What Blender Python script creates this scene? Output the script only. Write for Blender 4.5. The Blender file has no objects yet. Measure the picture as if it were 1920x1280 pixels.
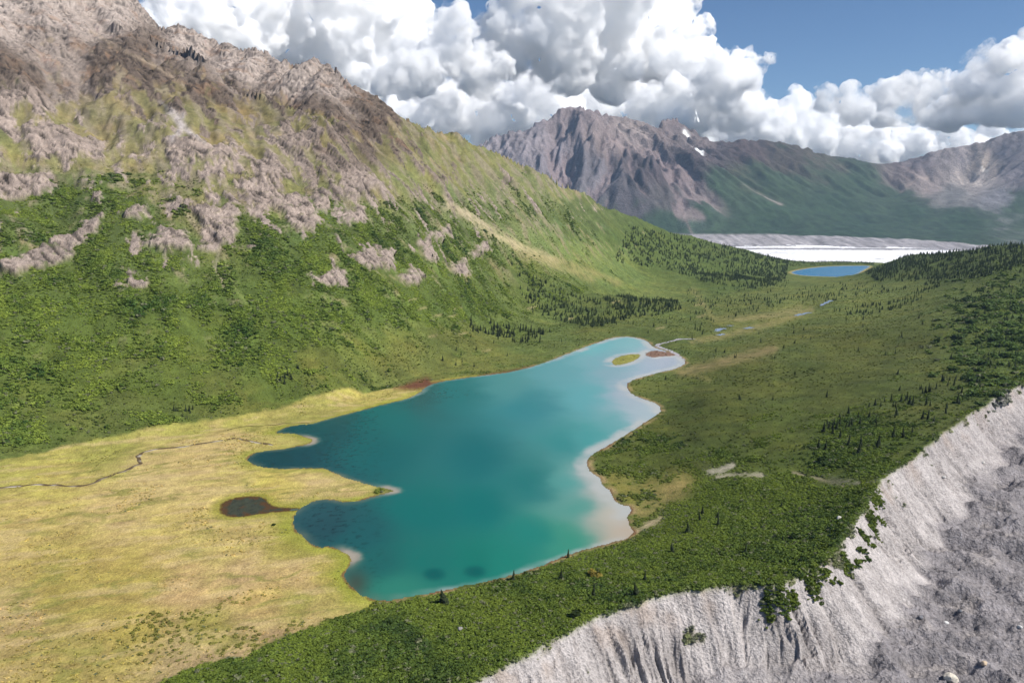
import bpy, bmesh, math, random, time
import numpy as np
from mathutils import Vector
T0 = time.time()
sc = bpy.context.scene
COL = sc.collection
PI = math.pi

# ------------------------------------------------------------------ camera
CAM_H, PITCH, LENS = 250.0, math.radians(10.25), 28.0
FPX = LENS / 36.0 * 1920.0
cam = bpy.data.objects.new('camera', bpy.data.cameras.new('camera'))
COL.objects.link(cam)
cam.location = (0, 0, CAM_H)
cam.rotation_euler = (PI / 2 - PITCH, 0, 0)
cam.data.lens = LENS
cam.data.sensor_width = 36
cam.data.clip_start = 1.0
cam.data.clip_end = 120000
sc.camera = cam
# ------------------------------------------------------------------ sky and sun
SUN_AZ, SUN_EL = math.radians(-17), math.radians(48)      # from +X (right of the view), towards -Y
world = bpy.data.worlds.new('World')
sc.world = world
world.use_nodes = True
wn = world.node_tree
sky = wn.nodes.new('ShaderNodeTexSky')
sky.sky_type = 'NISHITA'
sky.sun_disc = False
sky.sun_elevation = SUN_EL
sky.sun_rotation = PI / 2 - SUN_AZ
sky.altitude = 1500
sky.air_density = 1.0
sky.dust_density = 0.0
sky.ozone_density = 7.0
bg = wn.nodes['Background']
wn.links.new(sky.outputs[0], bg.inputs[0])
bg.inputs[1].default_value = 0.066
sun = bpy.data.lights.new('sun', 'SUN')
sun.energy = 5.0
sun.angle = math.radians(0.5)
sun.color = (1, 0.955, 0.89)
sun_o = bpy.data.objects.new('sun', sun)
COL.objects.link(sun_o)
sdir = Vector((math.cos(SUN_EL) * math.cos(SUN_AZ), math.cos(SUN_EL) * math.sin(SUN_AZ), math.sin(SUN_EL)))
sun_o.rotation_euler = sdir.to_track_quat('Z', 'Y').to_euler()
sc.view_settings.view_transform = 'Standard'
sc.view_settings.look = 'None'
sc.view_settings.exposure = 0.47
sc.view_settings.gamma = 1.0
sc.view_settings.use_curve_mapping = False
cy = sc.cycles
cy.use_denoising = True
cy.max_bounces = 66
cy.diffuse_bounces = 3
cy.glossy_bounces = 3
cy.transmission_bounces = 4
cy.volume_bounces = 64
cy.volume_step_rate = 0.25
cy.volume_max_steps = 512
cy.transparent_max_bounces = 8
cy.use_adaptive_sampling = True
cy.adaptive_threshold = 0.02

# ------------------------------------------------------------------ helpers
def lin(c):
    c = np.asarray(c, float) / 255.0
    return np.where(c <= 0.04045, c / 12.92, ((c + 0.055) / 1.055) ** 2.4)

def sst(a, b, x):
    t = np.clip((x - a) / (b - a), 0, 1)
    return t * t * (3 - 2 * t)

CP, SP = math.cos(PITCH), math.sin(PITCH)
def ray(px, py):
    a = (px - 960) / FPX
    b = -(py - 640) / FPX
    return a, CP + b * SP, -SP + b * CP
def on_z(px, py, z):
    a, dy, dz = ray(px, py)
    t = (z - CAM_H) / dz
    return (a * t, dy * t, z)
def at_y(px, py, Y):
    a, dy, dz = ray(px, py)
    t = Y / dy
    return (a * t, Y, CAM_H + dz * t)
def to_px(X, Y, Z):
    d = Y * CP - (Z - CAM_H) * SP
    u = Y * SP + (Z - CAM_H) * CP
    return 960 + FPX * X / d, 640 - FPX * u / d

def chunked(f):
    # work through big sheets in small pieces (keeps memory traffic low)
    def g(*args, **kw):
        sh = np.shape(args[0]); n = int(np.prod(sh)) if sh else 1
        if n < 60000: return f(*args, **kw)
        arr = [np.ravel(np.broadcast_to(a, sh)) if np.ndim(a) and np.shape(a) == sh else a for a in args]
        outs = []
        for i in range(0, n, 40000):
            outs.append(f(*[a[i:i + 40000] if np.ndim(a) == 1 and len(a) == n else a for a in arr], **kw))
        if isinstance(outs[0], tuple):
            return tuple(np.concatenate(o).reshape(sh) for o in zip(*outs))
        r = np.concatenate(outs)
        return r.reshape(sh + r.shape[1:])
    return g
_rng = np.random.default_rng(7)
PERM = _rng.permutation(4096).astype(np.int32)
GA = _rng.uniform(0, 2 * PI, 4096)
GX, GY = np.cos(GA).astype(np.float32), np.sin(GA).astype(np.float32)
RA, RB = _rng.random(4096).astype(np.float32), _rng.random(4096).astype(np.float32)
def _h(ix, iy):
    return PERM[(ix + PERM[iy & 4095]) & 4095]
def perlin(x, y):
    x = np.asarray(x, np.float32); y = np.asarray(y, np.float32)
    fx = np.floor(x); fy = np.floor(y)
    ix = fx.astype(np.int32); iy = fy.astype(np.int32)
    x = (x - fx).astype(np.float32); y = (y - fy).astype(np.float32)
    u = x * x * x * (x * (x * 6 - 15) + 10)
    v = y * y * y * (y * (y * 6 - 15) + 10)
    def g(i, j):
        h = _h(ix + i, iy + j)
        return GX[h] * (x - i) + GY[h] * (y - j)
    a = g(0, 0); b = g(1, 0); c = g(0, 1); d = g(1, 1)
    a = a + u * (b - a); c = c + u * (d - c)
    return (a + v * (c - a)) * 1.5
@chunked
def fbm(x, y, o=4, g=0.5, lac=2.03):
    s = 0; a = 1; t = 0
    for k in range(o):
        s = s + a * perlin(x + 17.3 * k, y - 9.1 * k); t += a
        a *= g; x = x * lac; y = y * lac
    return s / t
@chunked
def ridged(x, y, o=4, g=0.5):
    s = 0; a = 1; t = 0
    for k in range(o):
        s = s + a * (1 - np.abs(perlin(x + 31.7 * k, y + 5.9 * k)) * 1.6); t += a
        a *= g; x = x * 2.07; y = y * 2.07
    return s / t
def erosion(x, y, dx, dy):
    fx = np.floor(x); fy = np.floor(y)
    ix = fx.astype(np.int32); iy = fy.astype(np.int32)
    x = (x - fx).astype(np.float32); y = (y - fy).astype(np.float32)
    dx = dx.astype(np.float32); dy = dy.astype(np.float32)
    va = 0; vx = 0; vy = 0; wt = 0
    for i in (-1, 0, 1):
        for j in (-1, 0, 1):
            h = _h(ix + i, iy + j)
            ppx = x - i - RA[h]; ppy = y - j - RB[h]
            w = np.exp(-2 * (ppx * ppx + ppy * ppy))
            m = (ppx * dx + ppy * dy) * np.float32(2 * PI)
            c = np.cos(m); s = -np.sin(m) * w
            va = va + c * w; vx = vx + s * dx; vy = vy + s * dy; wt = wt + w
    return va / wt, vx / wt, vy / wt
@chunked
def gullies(X, Y, gx, gy, scale, octs=5, ridges=1.1, gain=0.5, curl=0.35):
    """height of branching gullies that follow the fall line of the slope (gx, gy)"""
    n = np.hypot(gx, gy) + 1e-6
    px_, py_ = -gy / n * ridges, gx / n * ridges
    f = 1.0 / scale; a = 1.0; h = 0; hx = 0; hy = 0; t = 0
    for k in range(octs):
        ddx = px_ - hy * curl; ddy = py_ + hx * curl
        v, vx, vy = erosion(X * f + 13.7 * k, Y * f - 4.3 * k, ddx, ddy)
        h = h + v * a; hx = hx + vx * a; hy = hy + vy * a
        t += a; a *= gain; f *= 1.9
    return h / t
def tps(P, V, lam=1e-3):
    P = np.asarray(P, float); V = np.asarray(V, float)
    S = 1000.0; Q = P / S
    def U(r2):
        return 0.5 * r2 * np.log(r2 + 1e-12)
    n = len(Q)
    K = U(((Q[:, None] - Q[None]) ** 2).sum(-1)) + lam * np.eye(n)
    A = np.zeros((n + 3, n + 3)); A[:n, :n] = K; A[:n, n] = 1; A[:n, n + 1:] = Q
    A[n, :n] = 1; A[n + 1:, :n] = Q.T
    w = np.linalg.solve(A, np.concatenate([V, np.zeros(3)]))
    @chunked
    def f(X, Y):
        x = X / S; y = Y / S
        r = w[n] + w[n + 1] * x + w[n + 2] * y
        for i in range(n):
            r = r + w[i] * U((x - Q[i, 0]) ** 2 + (y - Q[i, 1]) ** 2)
        return r
    return f
@chunked
def seg_dist(X, Y, poly, closed=True):
    """distance to a polyline, parameter along it (arc length), side"""
    poly = np.asarray(poly, float)
    n = len(poly); best = np.full(X.shape, 1e18); tt = np.zeros(X.shape); side = np.zeros(X.shape)
    acc = 0.0
    for i in range(n if closed else n - 1):
        a = poly[i]; b = poly[(i + 1) % n]; e = b - a; L = math.hypot(*e) + 1e-9
        u = np.clip(((X - a[0]) * e[0] + (Y - a[1]) * e[1]) / (L * L), 0, 1)
        dx = X - a[0] - u * e[0]; dy = Y - a[1] - u * e[1]
        d2 = dx * dx + dy * dy
        m = d2 < best
        best = np.where(m, d2, best); tt = np.where(m, acc + u * L, tt)
        side = np.where(m, e[0] * dy - e[1] * dx, side)
        acc += L
    return np.sqrt(best), tt, np.sign(side)
@chunked
def inside(X, Y, poly):
    r = np.zeros(X.shape, bool); n = len(poly)
    for i in range(n):
        x1, y1 = poly[i]; x2, y2 = poly[(i + 1) % n]
        if y1 == y2: continue
        c = ((y1 > Y) != (y2 > Y)) & (X < (x2 - x1) * (Y - y1) / (y2 - y1) + x1)
        r ^= c
    return r
def sdf(X, Y, poly, pad=1e9):
    """signed distance, positive inside"""
    d, _, _ = seg_dist(X, Y, poly)
    return np.where(inside(X, Y, poly), d, -d)
@chunked
def idw(px, py, pts, vals, eps=28.0, yk=1.6):
    pts = np.asarray(pts, float); vals = np.asarray(vals, float)
    px = px.astype(np.float32); py = (py * yk).astype(np.float32)
    W = np.zeros(px.shape, np.float32); R = np.zeros(px.shape + (vals.shape[1],), np.float32)
    for (a, b), v in zip(pts, vals):
        w = 1.0 / ((px - a) ** 2 + (py - b * yk) ** 2 + eps * eps) ** 2 * 1e6
        W += w; R += w[..., None] * v.astype(np.float32)
    return R / W[..., None]
def smooth_poly(pts, it=1):
    p = np.asarray(pts, float)
    for _ in range(it):
        q = np.roll(p, -1, 0)
        p = np.stack([0.75 * p + 0.25 * q, 0.25 * p + 0.75 * q], 1).reshape(-1, 2)
    return p
def wpoly(pts, z=0.0, it=1):
    return smooth_poly([on_z(a, b, z)[:2] for a, b in pts], it)

def add_obj(name, me, kind=None, label=None, cat=None, group=None, parent=None):
    o = bpy.data.objects.new(name, me)
    COL.objects.link(o)
    if kind: o['kind'] = kind
    if label: o['label'] = label
    if cat: o['category'] = cat
    if group: o['group'] = group
    if parent: o.parent = parent
    return o
def mesh_np(name, V, Fq, cols=None, floats=None, smooth=True, normals=None):
    me = bpy.data.meshes.new(name)
    V = np.ascontiguousarray(V, np.float32); Fq = np.ascontiguousarray(Fq, np.int32)
    n, k = Fq.shape
    me.vertices.add(len(V)); me.vertices.foreach_set('co', V.ravel())
    me.loops.add(n * k); me.loops.foreach_set('vertex_index', Fq.ravel())
    me.polygons.add(n); me.polygons.foreach_set('loop_start', np.arange(n, dtype=np.int32) * k)
    me.update(calc_edges=True)
    me.polygons.foreach_set('use_smooth', np.full(n, smooth, bool))
    if cols is not None:
        a = me.attributes.new('Col', 'FLOAT_COLOR', 'POINT')
        c = np.ones((len(V), 4), np.float32); c[:, :3] = cols
        a.data.foreach_set('color', c.ravel())
    for nm, arr in (floats or {}).items():
        a = me.attributes.new(nm, 'FLOAT', 'POINT')
        a.data.foreach_set('value', np.ascontiguousarray(arr, np.float32))
    if normals is not None:
        me.normals_split_custom_set_from_vertices(normals.tolist() if len(V) < 10 else np.ascontiguousarray(normals, np.float32))
    me.update()
    return me

# ------------------------------------------------------------------ materials
def new_mat(name):
    m = bpy.data.materials.new(name); m.use_nodes = True
    n = m.node_tree
    return m, n, n.nodes['Principled BSDF']
def noise_node(n, scale, detail, vec, rough=0.6):
    t = n.nodes.new('ShaderNodeTexNoise'); t.inputs['Scale'].default_value = scale
    t.inputs['Detail'].default_value = detail; t.inputs['Roughness'].default_value = rough
    n.links.new(vec, t.inputs['Vector']); return t
def math_node(n, op, a, b):
    m = n.nodes.new('ShaderNodeMath'); m.operation = op
    for i, v in enumerate((a, b)):
        if isinstance(v, (int, float)): m.inputs[i].default_value = v
        else: n.links.new(v, m.inputs[i])
    return m.outputs[0]
def ground_mat(name, s1, s2, amt, bump, bump_dist, rock_bump, rock_amt=0.0):
    m, n, b = new_mat(name)
    at = n.nodes.new('ShaderNodeAttribute'); at.attribute_name = 'Col'
    rk = n.nodes.new('ShaderNodeAttribute'); rk.attribute_name = 'rock'
    tc = n.nodes.new('ShaderNodeTexCoord')
    n1 = noise_node(n, s1, 7, tc.outputs['Object'], .68)
    n2 = noise_node(n, s2, 3, tc.outputs['Object'])
    # brightness variation: 1 + amt*(n1+n2-1)
    s = math_node(n, 'ADD', n1.outputs['Fac'], n2.outputs['Fac'])
    s = math_node(n, 'SUBTRACT', s, 1.0)
    ra_ = math_node(n, 'MULTIPLY', rk.outputs['Fac'], rock_amt); ra_ = math_node(n, 'ADD', ra_, amt)
    s = math_node(n, 'MULTIPLY', s, ra_)
    s = math_node(n, 'ADD', s, 1.0)
    v = n.nodes.new('ShaderNodeVectorMath'); v.operation = 'SCALE'
    n.links.new(at.outputs['Color'], v.inputs[0]); n.links.new(s, v.inputs['Scale'])
    n.links.new(v.outputs[0], b.inputs['Base Color'])
    b.inputs['Roughness'].default_value = 0.95
    b.inputs['Specular IOR Level'].default_value = 0.12
    bp = n.nodes.new('ShaderNodeBump'); bp.inputs['Distance'].default_value = bump_dist
    st = math_node(n, 'MULTIPLY', rk.outputs['Fac'], rock_bump)
    st = math_node(n, 'ADD', st, bump)
    n.links.new(st, bp.inputs['Strength'])
    hh = math_node(n, 'ADD', n1.outputs['Fac'], n2.outputs['Fac'])
    n.links.new(hh, bp.inputs['Height'])
    n.links.new(bp.outputs[0], b.inputs['Normal'])
    return m
M_GROUND = ground_mat('ground_soil_and_grass', 0.09, 0.6, 1.2, 0.4, 2.8, 0.5, 0.1)
M_FAR = ground_mat('far_rock_and_scrub', 0.014, 0.06, 0.9, 0.25, 25.0, 0.35, .1)

# ------------------------------------------------------------------ traced outlines
LAKE_PX = [(715,1126),(770,1118),(830,1106),(900,1091),(960,1078),(1010,1062),(1045,1046),(1090,1031),(1140,1018),(1178,1008),(1189,996),
 (1178,985),(1176,967),(1184,951),(1162,946),(1150,936),(1145,921),(1128,909),(1125,896),(1106,884),(1097,868),(1110,850),(1140,835),
 (1165,820),(1200,797),(1228,780),(1241,769),(1232,757),(1205,748),(1185,740),(1174,727),(1178,715),(1205,706),(1240,697),(1270,690),
 (1286,681),(1281,672),(1262,664),(1245,657),(1224,651),(1214,640),(1195,633),(1170,631),(1145,634),(1110,646),(1070,661),(1030,677),
 (990,690),(950,699),(915,703),(870,709),(830,715),(800,723),(788,737),(760,749),(720,758),(680,769),(640,779),(600,790),(582,796),
 (555,797),(530,803),(513,812),(535,811),(556,813),(573,818),(590,825),(577,833),(555,838),(525,842),(500,845),(478,849),(464,857),
 (470,868),(490,875),(533,879),(590,876),(617,879),(636,891),(680,905),(718,914),(742,919),(728,924),(700,931),(670,940),(645,942),
 (620,935),(590,939),(563,951),(552,966),(549,985),(569,1007),(597,1028),(618,1022),(642,1032),(664,1046),(650,1066),(645,1082),(660,1102),(688,1119)]
ISLE_PX = [(1145,676),(1160,668),(1180,664),(1203,663),(1198,671),(1186,678),(1165,684),(1150,685)]
BAR_PX = [(1206,664),(1225,656),(1246,659),(1272,663),(1262,668),(1240,668),(1222,671)]
POND_PX = [(415,954),(421,941),(453,931),(493,932),(501,945),(519,953),(560,953),(560,956),(517,958),(480,963),(443,970),(418,963)]
FAR_LAKE_PX = [(1478,511),(1500,505),(1530,501),(1560,499),(1600,498),(1636,498),(1620,506),(1605,516),(1580,519.5),(1540,518.5),(1500,516.5)]
MEADOW_PX = [(-500,900),(0,866),(100,842),(200,826),(300,806),(420,790),(500,776),(560,766),(640,746),(740,724),(860,704),(905,704),(860,714),(800,740),(700,770),(640,800),(720,920),
 (640,1030),(700,1130),(690,1142),(620,1166),(560,1192),(480,1236),(400,1257),(320,1282),(200,1330),(-500,1500)]
LAKE = wpoly(LAKE_PX); ISLE = wpoly(ISLE_PX); BAR = wpoly(BAR_PX)
POND = wpoly(POND_PX, 0.0, 2)
FL_Z = -20.0
FLAKE = wpoly(FAR_LAKE_PX, FL_Z, 2)
MEADOW = wpoly(MEADOW_PX, 1.0)
CREST_PX = [(500,1500,10),(700,1395,12),(890,1282,15),(980,1228,15),(1080,1172,16),(1170,1135,17),(1280,1107,18),(1370,1092,19),(1440,1098,20),(1485,1082,21),(1545,1052,23),(1590,1000,27),(1632,930,33),
            (1640,908,34),(1700,868,37),(1760,815,42),(1840,762,46),(1920,715,50),(2050,650,56),(2250,580,62)]
CREST = np.array([on_z(a, b, z) for a, b, z in CREST_PX])
def smooth_open(p, it=2):
    for _ in range(it):
        q = np.stack([0.75 * p[:-1] + 0.25 * p[1:], 0.25 * p[:-1] + 0.75 * p[1:]], 1).reshape(-1, p.shape[1])
        p = np.concatenate([p[:1], q, p[-1:]])
    return p
CREST = smooth_open(CREST)
GLACIER_SIDE = np.concatenate([CREST[:, :2], [[4000, CREST[-1, 1] + 2500], [6000, -500], [CREST[0, 0], -500]]])
FLOOR_C = [on_z(*p) for p in [(1250,1400,-24),(1600,1280,-20),(1640,1190,-15),(1705,1090,-9),(1745,985,-2),(1800,915,4),(1920,850,14),(1900,1280,-24),(1900,1100,-14),(2100,900,8),(2300,1250,-20),(2300,750,24)]]

# mountain control points: per column foot pixel, slope, pixels up to the crest
CTRL = []
def column(px, foot, s, tops, zf=6.0, conc=0.0):
    X0, Y0, _ = on_z(px, foot, zf)
    out = []
    for py in tops:
        a, dy, dz = ray(px, py); k = dz / dy
        Yp = (CAM_H - zf + s * Y0) / (s - k)
        for _ in range(4):
            zz = zf + s * (Yp - Y0) * (1 + conc * ((Yp - Y0) / 1000 - 0.5))
            Yp = (zz - CAM_H) / k if abs(k) > 0.03 else Yp
        p = at_y(px, py, Yp) if abs(k) > 0.03 else at_y(px, py, (CAM_H - zf + s * Y0) / (s - k))
        out.append(p)
    return [(X0, Y0, zf)] + out
COLS = [(-900,960,.52,[700,450,200,-100,-250]),(-500,920,.52,[700,450,200,0,-200]),(-250,880,.53,[650,450,250,50,-160]),(0,842,.53,[700,550,400,250,100,-120]),(120,822,.52,[650,450,250,100,-60]),
        (250,806,.50,[700,550,400,250,130,62]),(350,790,.50,[600,400,250,108]),(450,776,.50,[650,500,350,250,165]),(550,762,.48,[600,400,215]),
        (640,746,.47,[650,500,350,250,150]),(760,700,.44,[600,500,400,300,222]),(900,622,.43,[550,450,350,275]),(1000,588,.41,[500,420,320]),
        (1100,546,.38,[480,420,370]),(1200,516,.34,[460,410]),(1290,496,.28,[465,440])]
for px, foot, s, tops in COLS:
    CTRL += column(px, foot, s, tops)
LOW = [(0,900,2),(200,900,1.5),(400,900,1),(0,1000,2),(0,1150,2.5),(200,1100,1.5),(400,1050,1.2),(550,1100,1.2),(300,1250,3),(100,1270,3),(-300,1000,4),(-300,1250,5),
 (500,1260,6),(700,1180,4),(900,1130,4),(1100,1060,4),(1200,1020,4),(800,1260,10),(1000,1180,11),(1200,1090,12),(1300,1000,8),(1400,1030,13),(1500,950,17),(1350,900,8),(1450,850,14),
 (1250,850,4),(1300,750,8),(1450,750,16),(1600,800,27),(1700,760,34),(1800,720,39),(1400,680,12),(1550,680,22),(1700,660,32),(1850,640,52),(1920,640,60),(1300,650,4),(1400,620,7),
 (1550,600,17),(1700,590,38),(1900,600,70),(1300,600,3),(1450,560,0),(1600,550,12),(1750,530,50),(1450,530,-8),(1540,524,-18),(1540,505,-22),(1640,508,-8),(1900,560,85),
 (700,722,2),(850,680,3),(1000,640,5),(1100,605,7),(900,655,7),(1200,560,7),(1250,600,4),(1400,500,-8),(1330,520,-2)]
CTRL += [on_z(*p) for p in LOW]
CTRL += [tuple(c) for c in CREST[::3]]
FARC = [(1400,469,3400),(1480,487,3450),(1560,491,3400),(1620,490,3250),(1700,480,2700),(1800,470,2300),(1920,457,2000),(2100,440,1900),(2400,430,1900),(1900,500,1700),(1780,500,2050),(1680,498,2500)]
CTRL += [at_y(*p) for p in FARC]
CTRL = np.array(CTRL)
FRONT = tps(CTRL[:, :2], CTRL[:, 2], 2e-4)
# crest of the left mountain and the far rim of the valley, as (azimuth, distance)
RIM = [(-900,-250),(-500,-200),(-250,-160),(0,-120),(120,-60)]
rim_pts = []
for px, foot, s, tops in COLS:
    rim_pts.append(column(px, foot, s, tops)[-1])
rim_pts += [at_y(*p) for p in FARC[:9]]
BACK_C = [(60,-60,2950),(130,-40,2850),(210,0,2760),(250,35,2680),(300,55,2600),(350,63,2560),(400,76,2520),(440,86,2480),(500,106,2420),(560,131,2320),(620,146,2190),(650,155,2090),
          (60,40,2350),(130,60,2250),(180,58,2200),(250,75,2230),(300,100,2280),(400,130,2180),(500,180,2020),(560,215,1930),(600,240,1830),(500,230,1930),(400,180,2050),(640,200,1930),(640,262,1770)]
BACK_P = np.array([at_y(*p) for p in BACK_C])
BACK = tps(BACK_P[:, :2], BACK_P[:, 2], 2e-4)
azr = lambda p: (math.atan2(p[0], p[1]), math.hypot(p[0], p[1]))
RIM_AZ = sorted([azr(p) for p in rim_pts if not (-0.62 < azr(p)[0] < -0.235)] + [azr(p) for p in BACK_P[:12]])
# foreground shoulder of the left mountain
SH_PX = [(180,45),(230,58),(270,60),(320,90),(400,132),(450,165),(520,202),(600,243),(640,262)]
def front_at(px, py):
    a, dy, dz = ray(px, py)
    t = np.linspace(600, 3200, 900)
    X = a * t / dy; Zr = CAM_H + dz * t / dy
    Zf = FRONT(X, t)
    i = np.argmax(Zf >= Zr)
    return X[i], t[i], Zf[i]
SH = [front_at(*p) for p in SH_PX]
SH_AZ = [azr(p) for p in SH]

# ------------------------------------------------------------------ terrain grid (fan of rows around the viewpoint)
NA, NR = 1180, 800
A = np.linspace(math.radians(-46), math.radians(46), NA)
R = np.exp(np.linspace(math.log(235), math.log(4300), NR))
AA, RR = np.meshgrid(A, R)             # rows: distance
X = RR * np.sin(AA); Y = RR * np.cos(AA)
Z = FRONT(X, Y)
rim_r = np.interp(A, [p[0] for p in RIM_AZ], [p[1] for p in RIM_AZ])
sh_a = np.array([p[0] for p in SH_AZ]); sh_r = np.array([p[1] for p in SH_AZ])
in_sh = (A > sh_a.min()) & (A < sh_a.max())
r1 = np.where(in_sh, np.interp(A, sh_a, sh_r), rim_r)
ci = np.arange(NA)
def z_at_r(r):     # FRONT surface at one distance per column
    return FRONT(r * np.sin(A), r * np.cos(A))
z1 = z_at_r(r1)
over = RR - r1[None]
shw_ = (sst(0, .07, A - sh_a.min()) * sst(0, .07, sh_a.max() - A))[None]
Zfront = np.where(over > 0, z1[None] - over * 0.62, Z)
Zcont = np.where(RR > rim_r[None], FRONT(rim_r * np.sin(A), rim_r * np.cos(A))[None] - (RR - rim_r[None]) * .62, Z)
zb_rim = BACK(rim_r * np.sin(A), rim_r * np.cos(A))
Zb = BACK(X, Y)
ob = RR - rim_r[None]
Zb = np.where(ob > 0, zb_rim[None] - ob * 0.6, Zb)
useb = ((A > sh_a.min() - 0.02) & (A < sh_a.max()))[None] & (RR > r1[None] * 0.97)
Zm = np.where(useb, np.maximum(Zfront, np.minimum(Zb, 1500)), Zfront)
near_sh = ((A > sh_a.min() - .03) & (A < sh_a.max() + .03))[None]
Zm = np.where(near_sh, Zcont * (1 - shw_) + Zm * shw_, Zm)
back_face = useb & (Zb > Zfront)
Z = np.maximum(Zm, -140)
PX0, PY0 = to_px(X, Y, Z)
print('terrain base', time.time() - T0)

# ---- lake, pond and far-lake distances
def region_sdf(poly, pad):
    lo = poly.min(0) - pad; hi = poly.max(0) + pad
    m = (X > lo[0]) & (X < hi[0]) & (Y > lo[1]) & (Y < hi[1])
    d = np.full(X.shape, -pad, float)
    d[m] = np.maximum(sdf(X[m], Y[m], poly), -pad)
    return d
shore_n = fbm(X / 9, Y / 9, 3) * 1.6
dl = region_sdf(LAKE, 140)
di = np.maximum(region_sdf(ISLE, 30), region_sdf(BAR, 30))
dlake = np.minimum(dl, -di) + shore_n * sst(-20, 0, dl)
dpond = region_sdf(POND, 60) + shore_n * 0.6 + fbm(X / 4, Y / 4, 3) * 1.6
dfl0 = region_sdf(FLAKE, 200)
dfl = dfl0 + shore_n * 1.5
dmead = region_sdf(MEADOW, 120) + fbm(X / 22, Y / 22, 4) * 9

# ---- moraine crest and debris floor
dc, tc_, side = seg_dist(X, Y, CREST[:, :2], False)
s = np.where(inside(X, Y, GLACIER_SIDE), dc, -dc)        # positive: glacier side
seglen = np.concatenate([[0], np.cumsum(np.hypot(*np.diff(CREST[:, :2], axis=0).T))])
zc = np.interp(tc_, seglen, CREST[:, 2])
FL = np.array(FLOOR_C)
FLOOR = tps(FL[:, :2], FL[:, 2], 1e-2)
zfl = FLOOR(X, Y)
jag = fbm(tc_ / 30, tc_ * 0 + 3.3, 4) * 4.5 + fbm(tc_ / 7, s / 60, 3) * 1.6
ss = s - jag - 1.0
tw = tc_ + fbm(X / 25, Y / 25, 3) * 5 + s * 0.25
rib = ridged(tw / 11, s / 90 + 5, 3, 0.55)
rib2 = ridged(tw / 3.6, s / 40, 2, 0.5)
slump = sst(-.25, .25, fbm(tc_ / 55 + 4, s / 70, 3))
rib = 1 - (1 - rib) * (.35 + .9 * slump)
rib2 = 1 - (1 - rib2) * (.5 + .6 * slump)
face = zc - 1.0 * np.maximum(ss, 0) ** 0.985
face = face - (1 - rib) * 8.0 * sst(0, 14, ss) - (1 - rib2) * 2.6 * sst(0, 6, ss)
lump = fbm(X / 42 + 3, Y / 26, 5, 0.55) * 9 + ridged(X / 62 + fbm(X / 200, Y / 200, 3), Y / 34 + 7, 5, .55) * 13 + fbm(X / 8, Y / 6, 4, .6) * 2.4 - 8
near_pit = np.exp(-(((PX0 - 1880) / 70) ** 2 + ((PY0 - 1262) / 40) ** 2))
zfloor = zfl + lump - near_pit * 16
k_ = 9.0
hmix = np.clip(0.5 + 0.5 * (face - zfloor) / k_, 0, 1)
zmor = zfloor * (1 - hmix) + face * hmix + k_ * hmix * (1 - hmix)
mor = sst(-1.0, 2.0, ss)
toe = np.clip(1 - hmix + fbm(X / 30, Y / 30, 4) * .5, 0, 1) * (hmix < .98)

# ---- relief
gr, ga = np.gradient(Z, axis=0), np.gradient(Z, axis=1)
dR = np.gradient(RR, axis=0); dA = RR * (A[1] - A[0])
zr_, za_ = gr / dR, ga / dA
gx = zr_ * np.sin(AA) + za_ * np.cos(AA)
gy = zr_ * np.cos(AA) - za_ * np.sin(AA)
slope = np.hypot(gx, gy)
mtn = sst(14, 90, Z) * sst(1440, 1300, PX0) * sst(0.12, 0.3, slope)
leftm = (PX0 < 1450) & (Z > 3)
wx = fbm(X / 260, Y / 260, 4) ; wy = fbm(X / 260 + 40, Y / 260 - 11, 4)
gul = gullies(X + wx * 40, Y + wy * 40, gx, gy, 330, 5, 1.0, 0.5)
gul2 = gullies(X, Y, gx, gy, 85, 3, 1.0, 0.55)
hi = sst(120, 420, Z)
relief = gul * (11 + 27 * hi) * mtn + gul2 * (2.5 + 6.5 * hi) * mtn
relief = relief + (ridged(X / 150 + wx, Y / 150 + wy, 5, 0.45) - 0.55) * (7 + 15 * hi) * mtn
lowland = (1 - mtn) * sst(10, 70, -np.maximum(dlake, -140)) * (1 - sst(-10, 12, dmead))
relief = relief + lowland * (fbm(X / 150, Y / 150, 4) * 8.0 + fbm(X / 30, Y / 30, 3) * 0.9) * (1 - sst(-30, -2, s))
relief = relief * (1 - sst(-60, 5, s) * (PX0 > 600))

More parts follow.
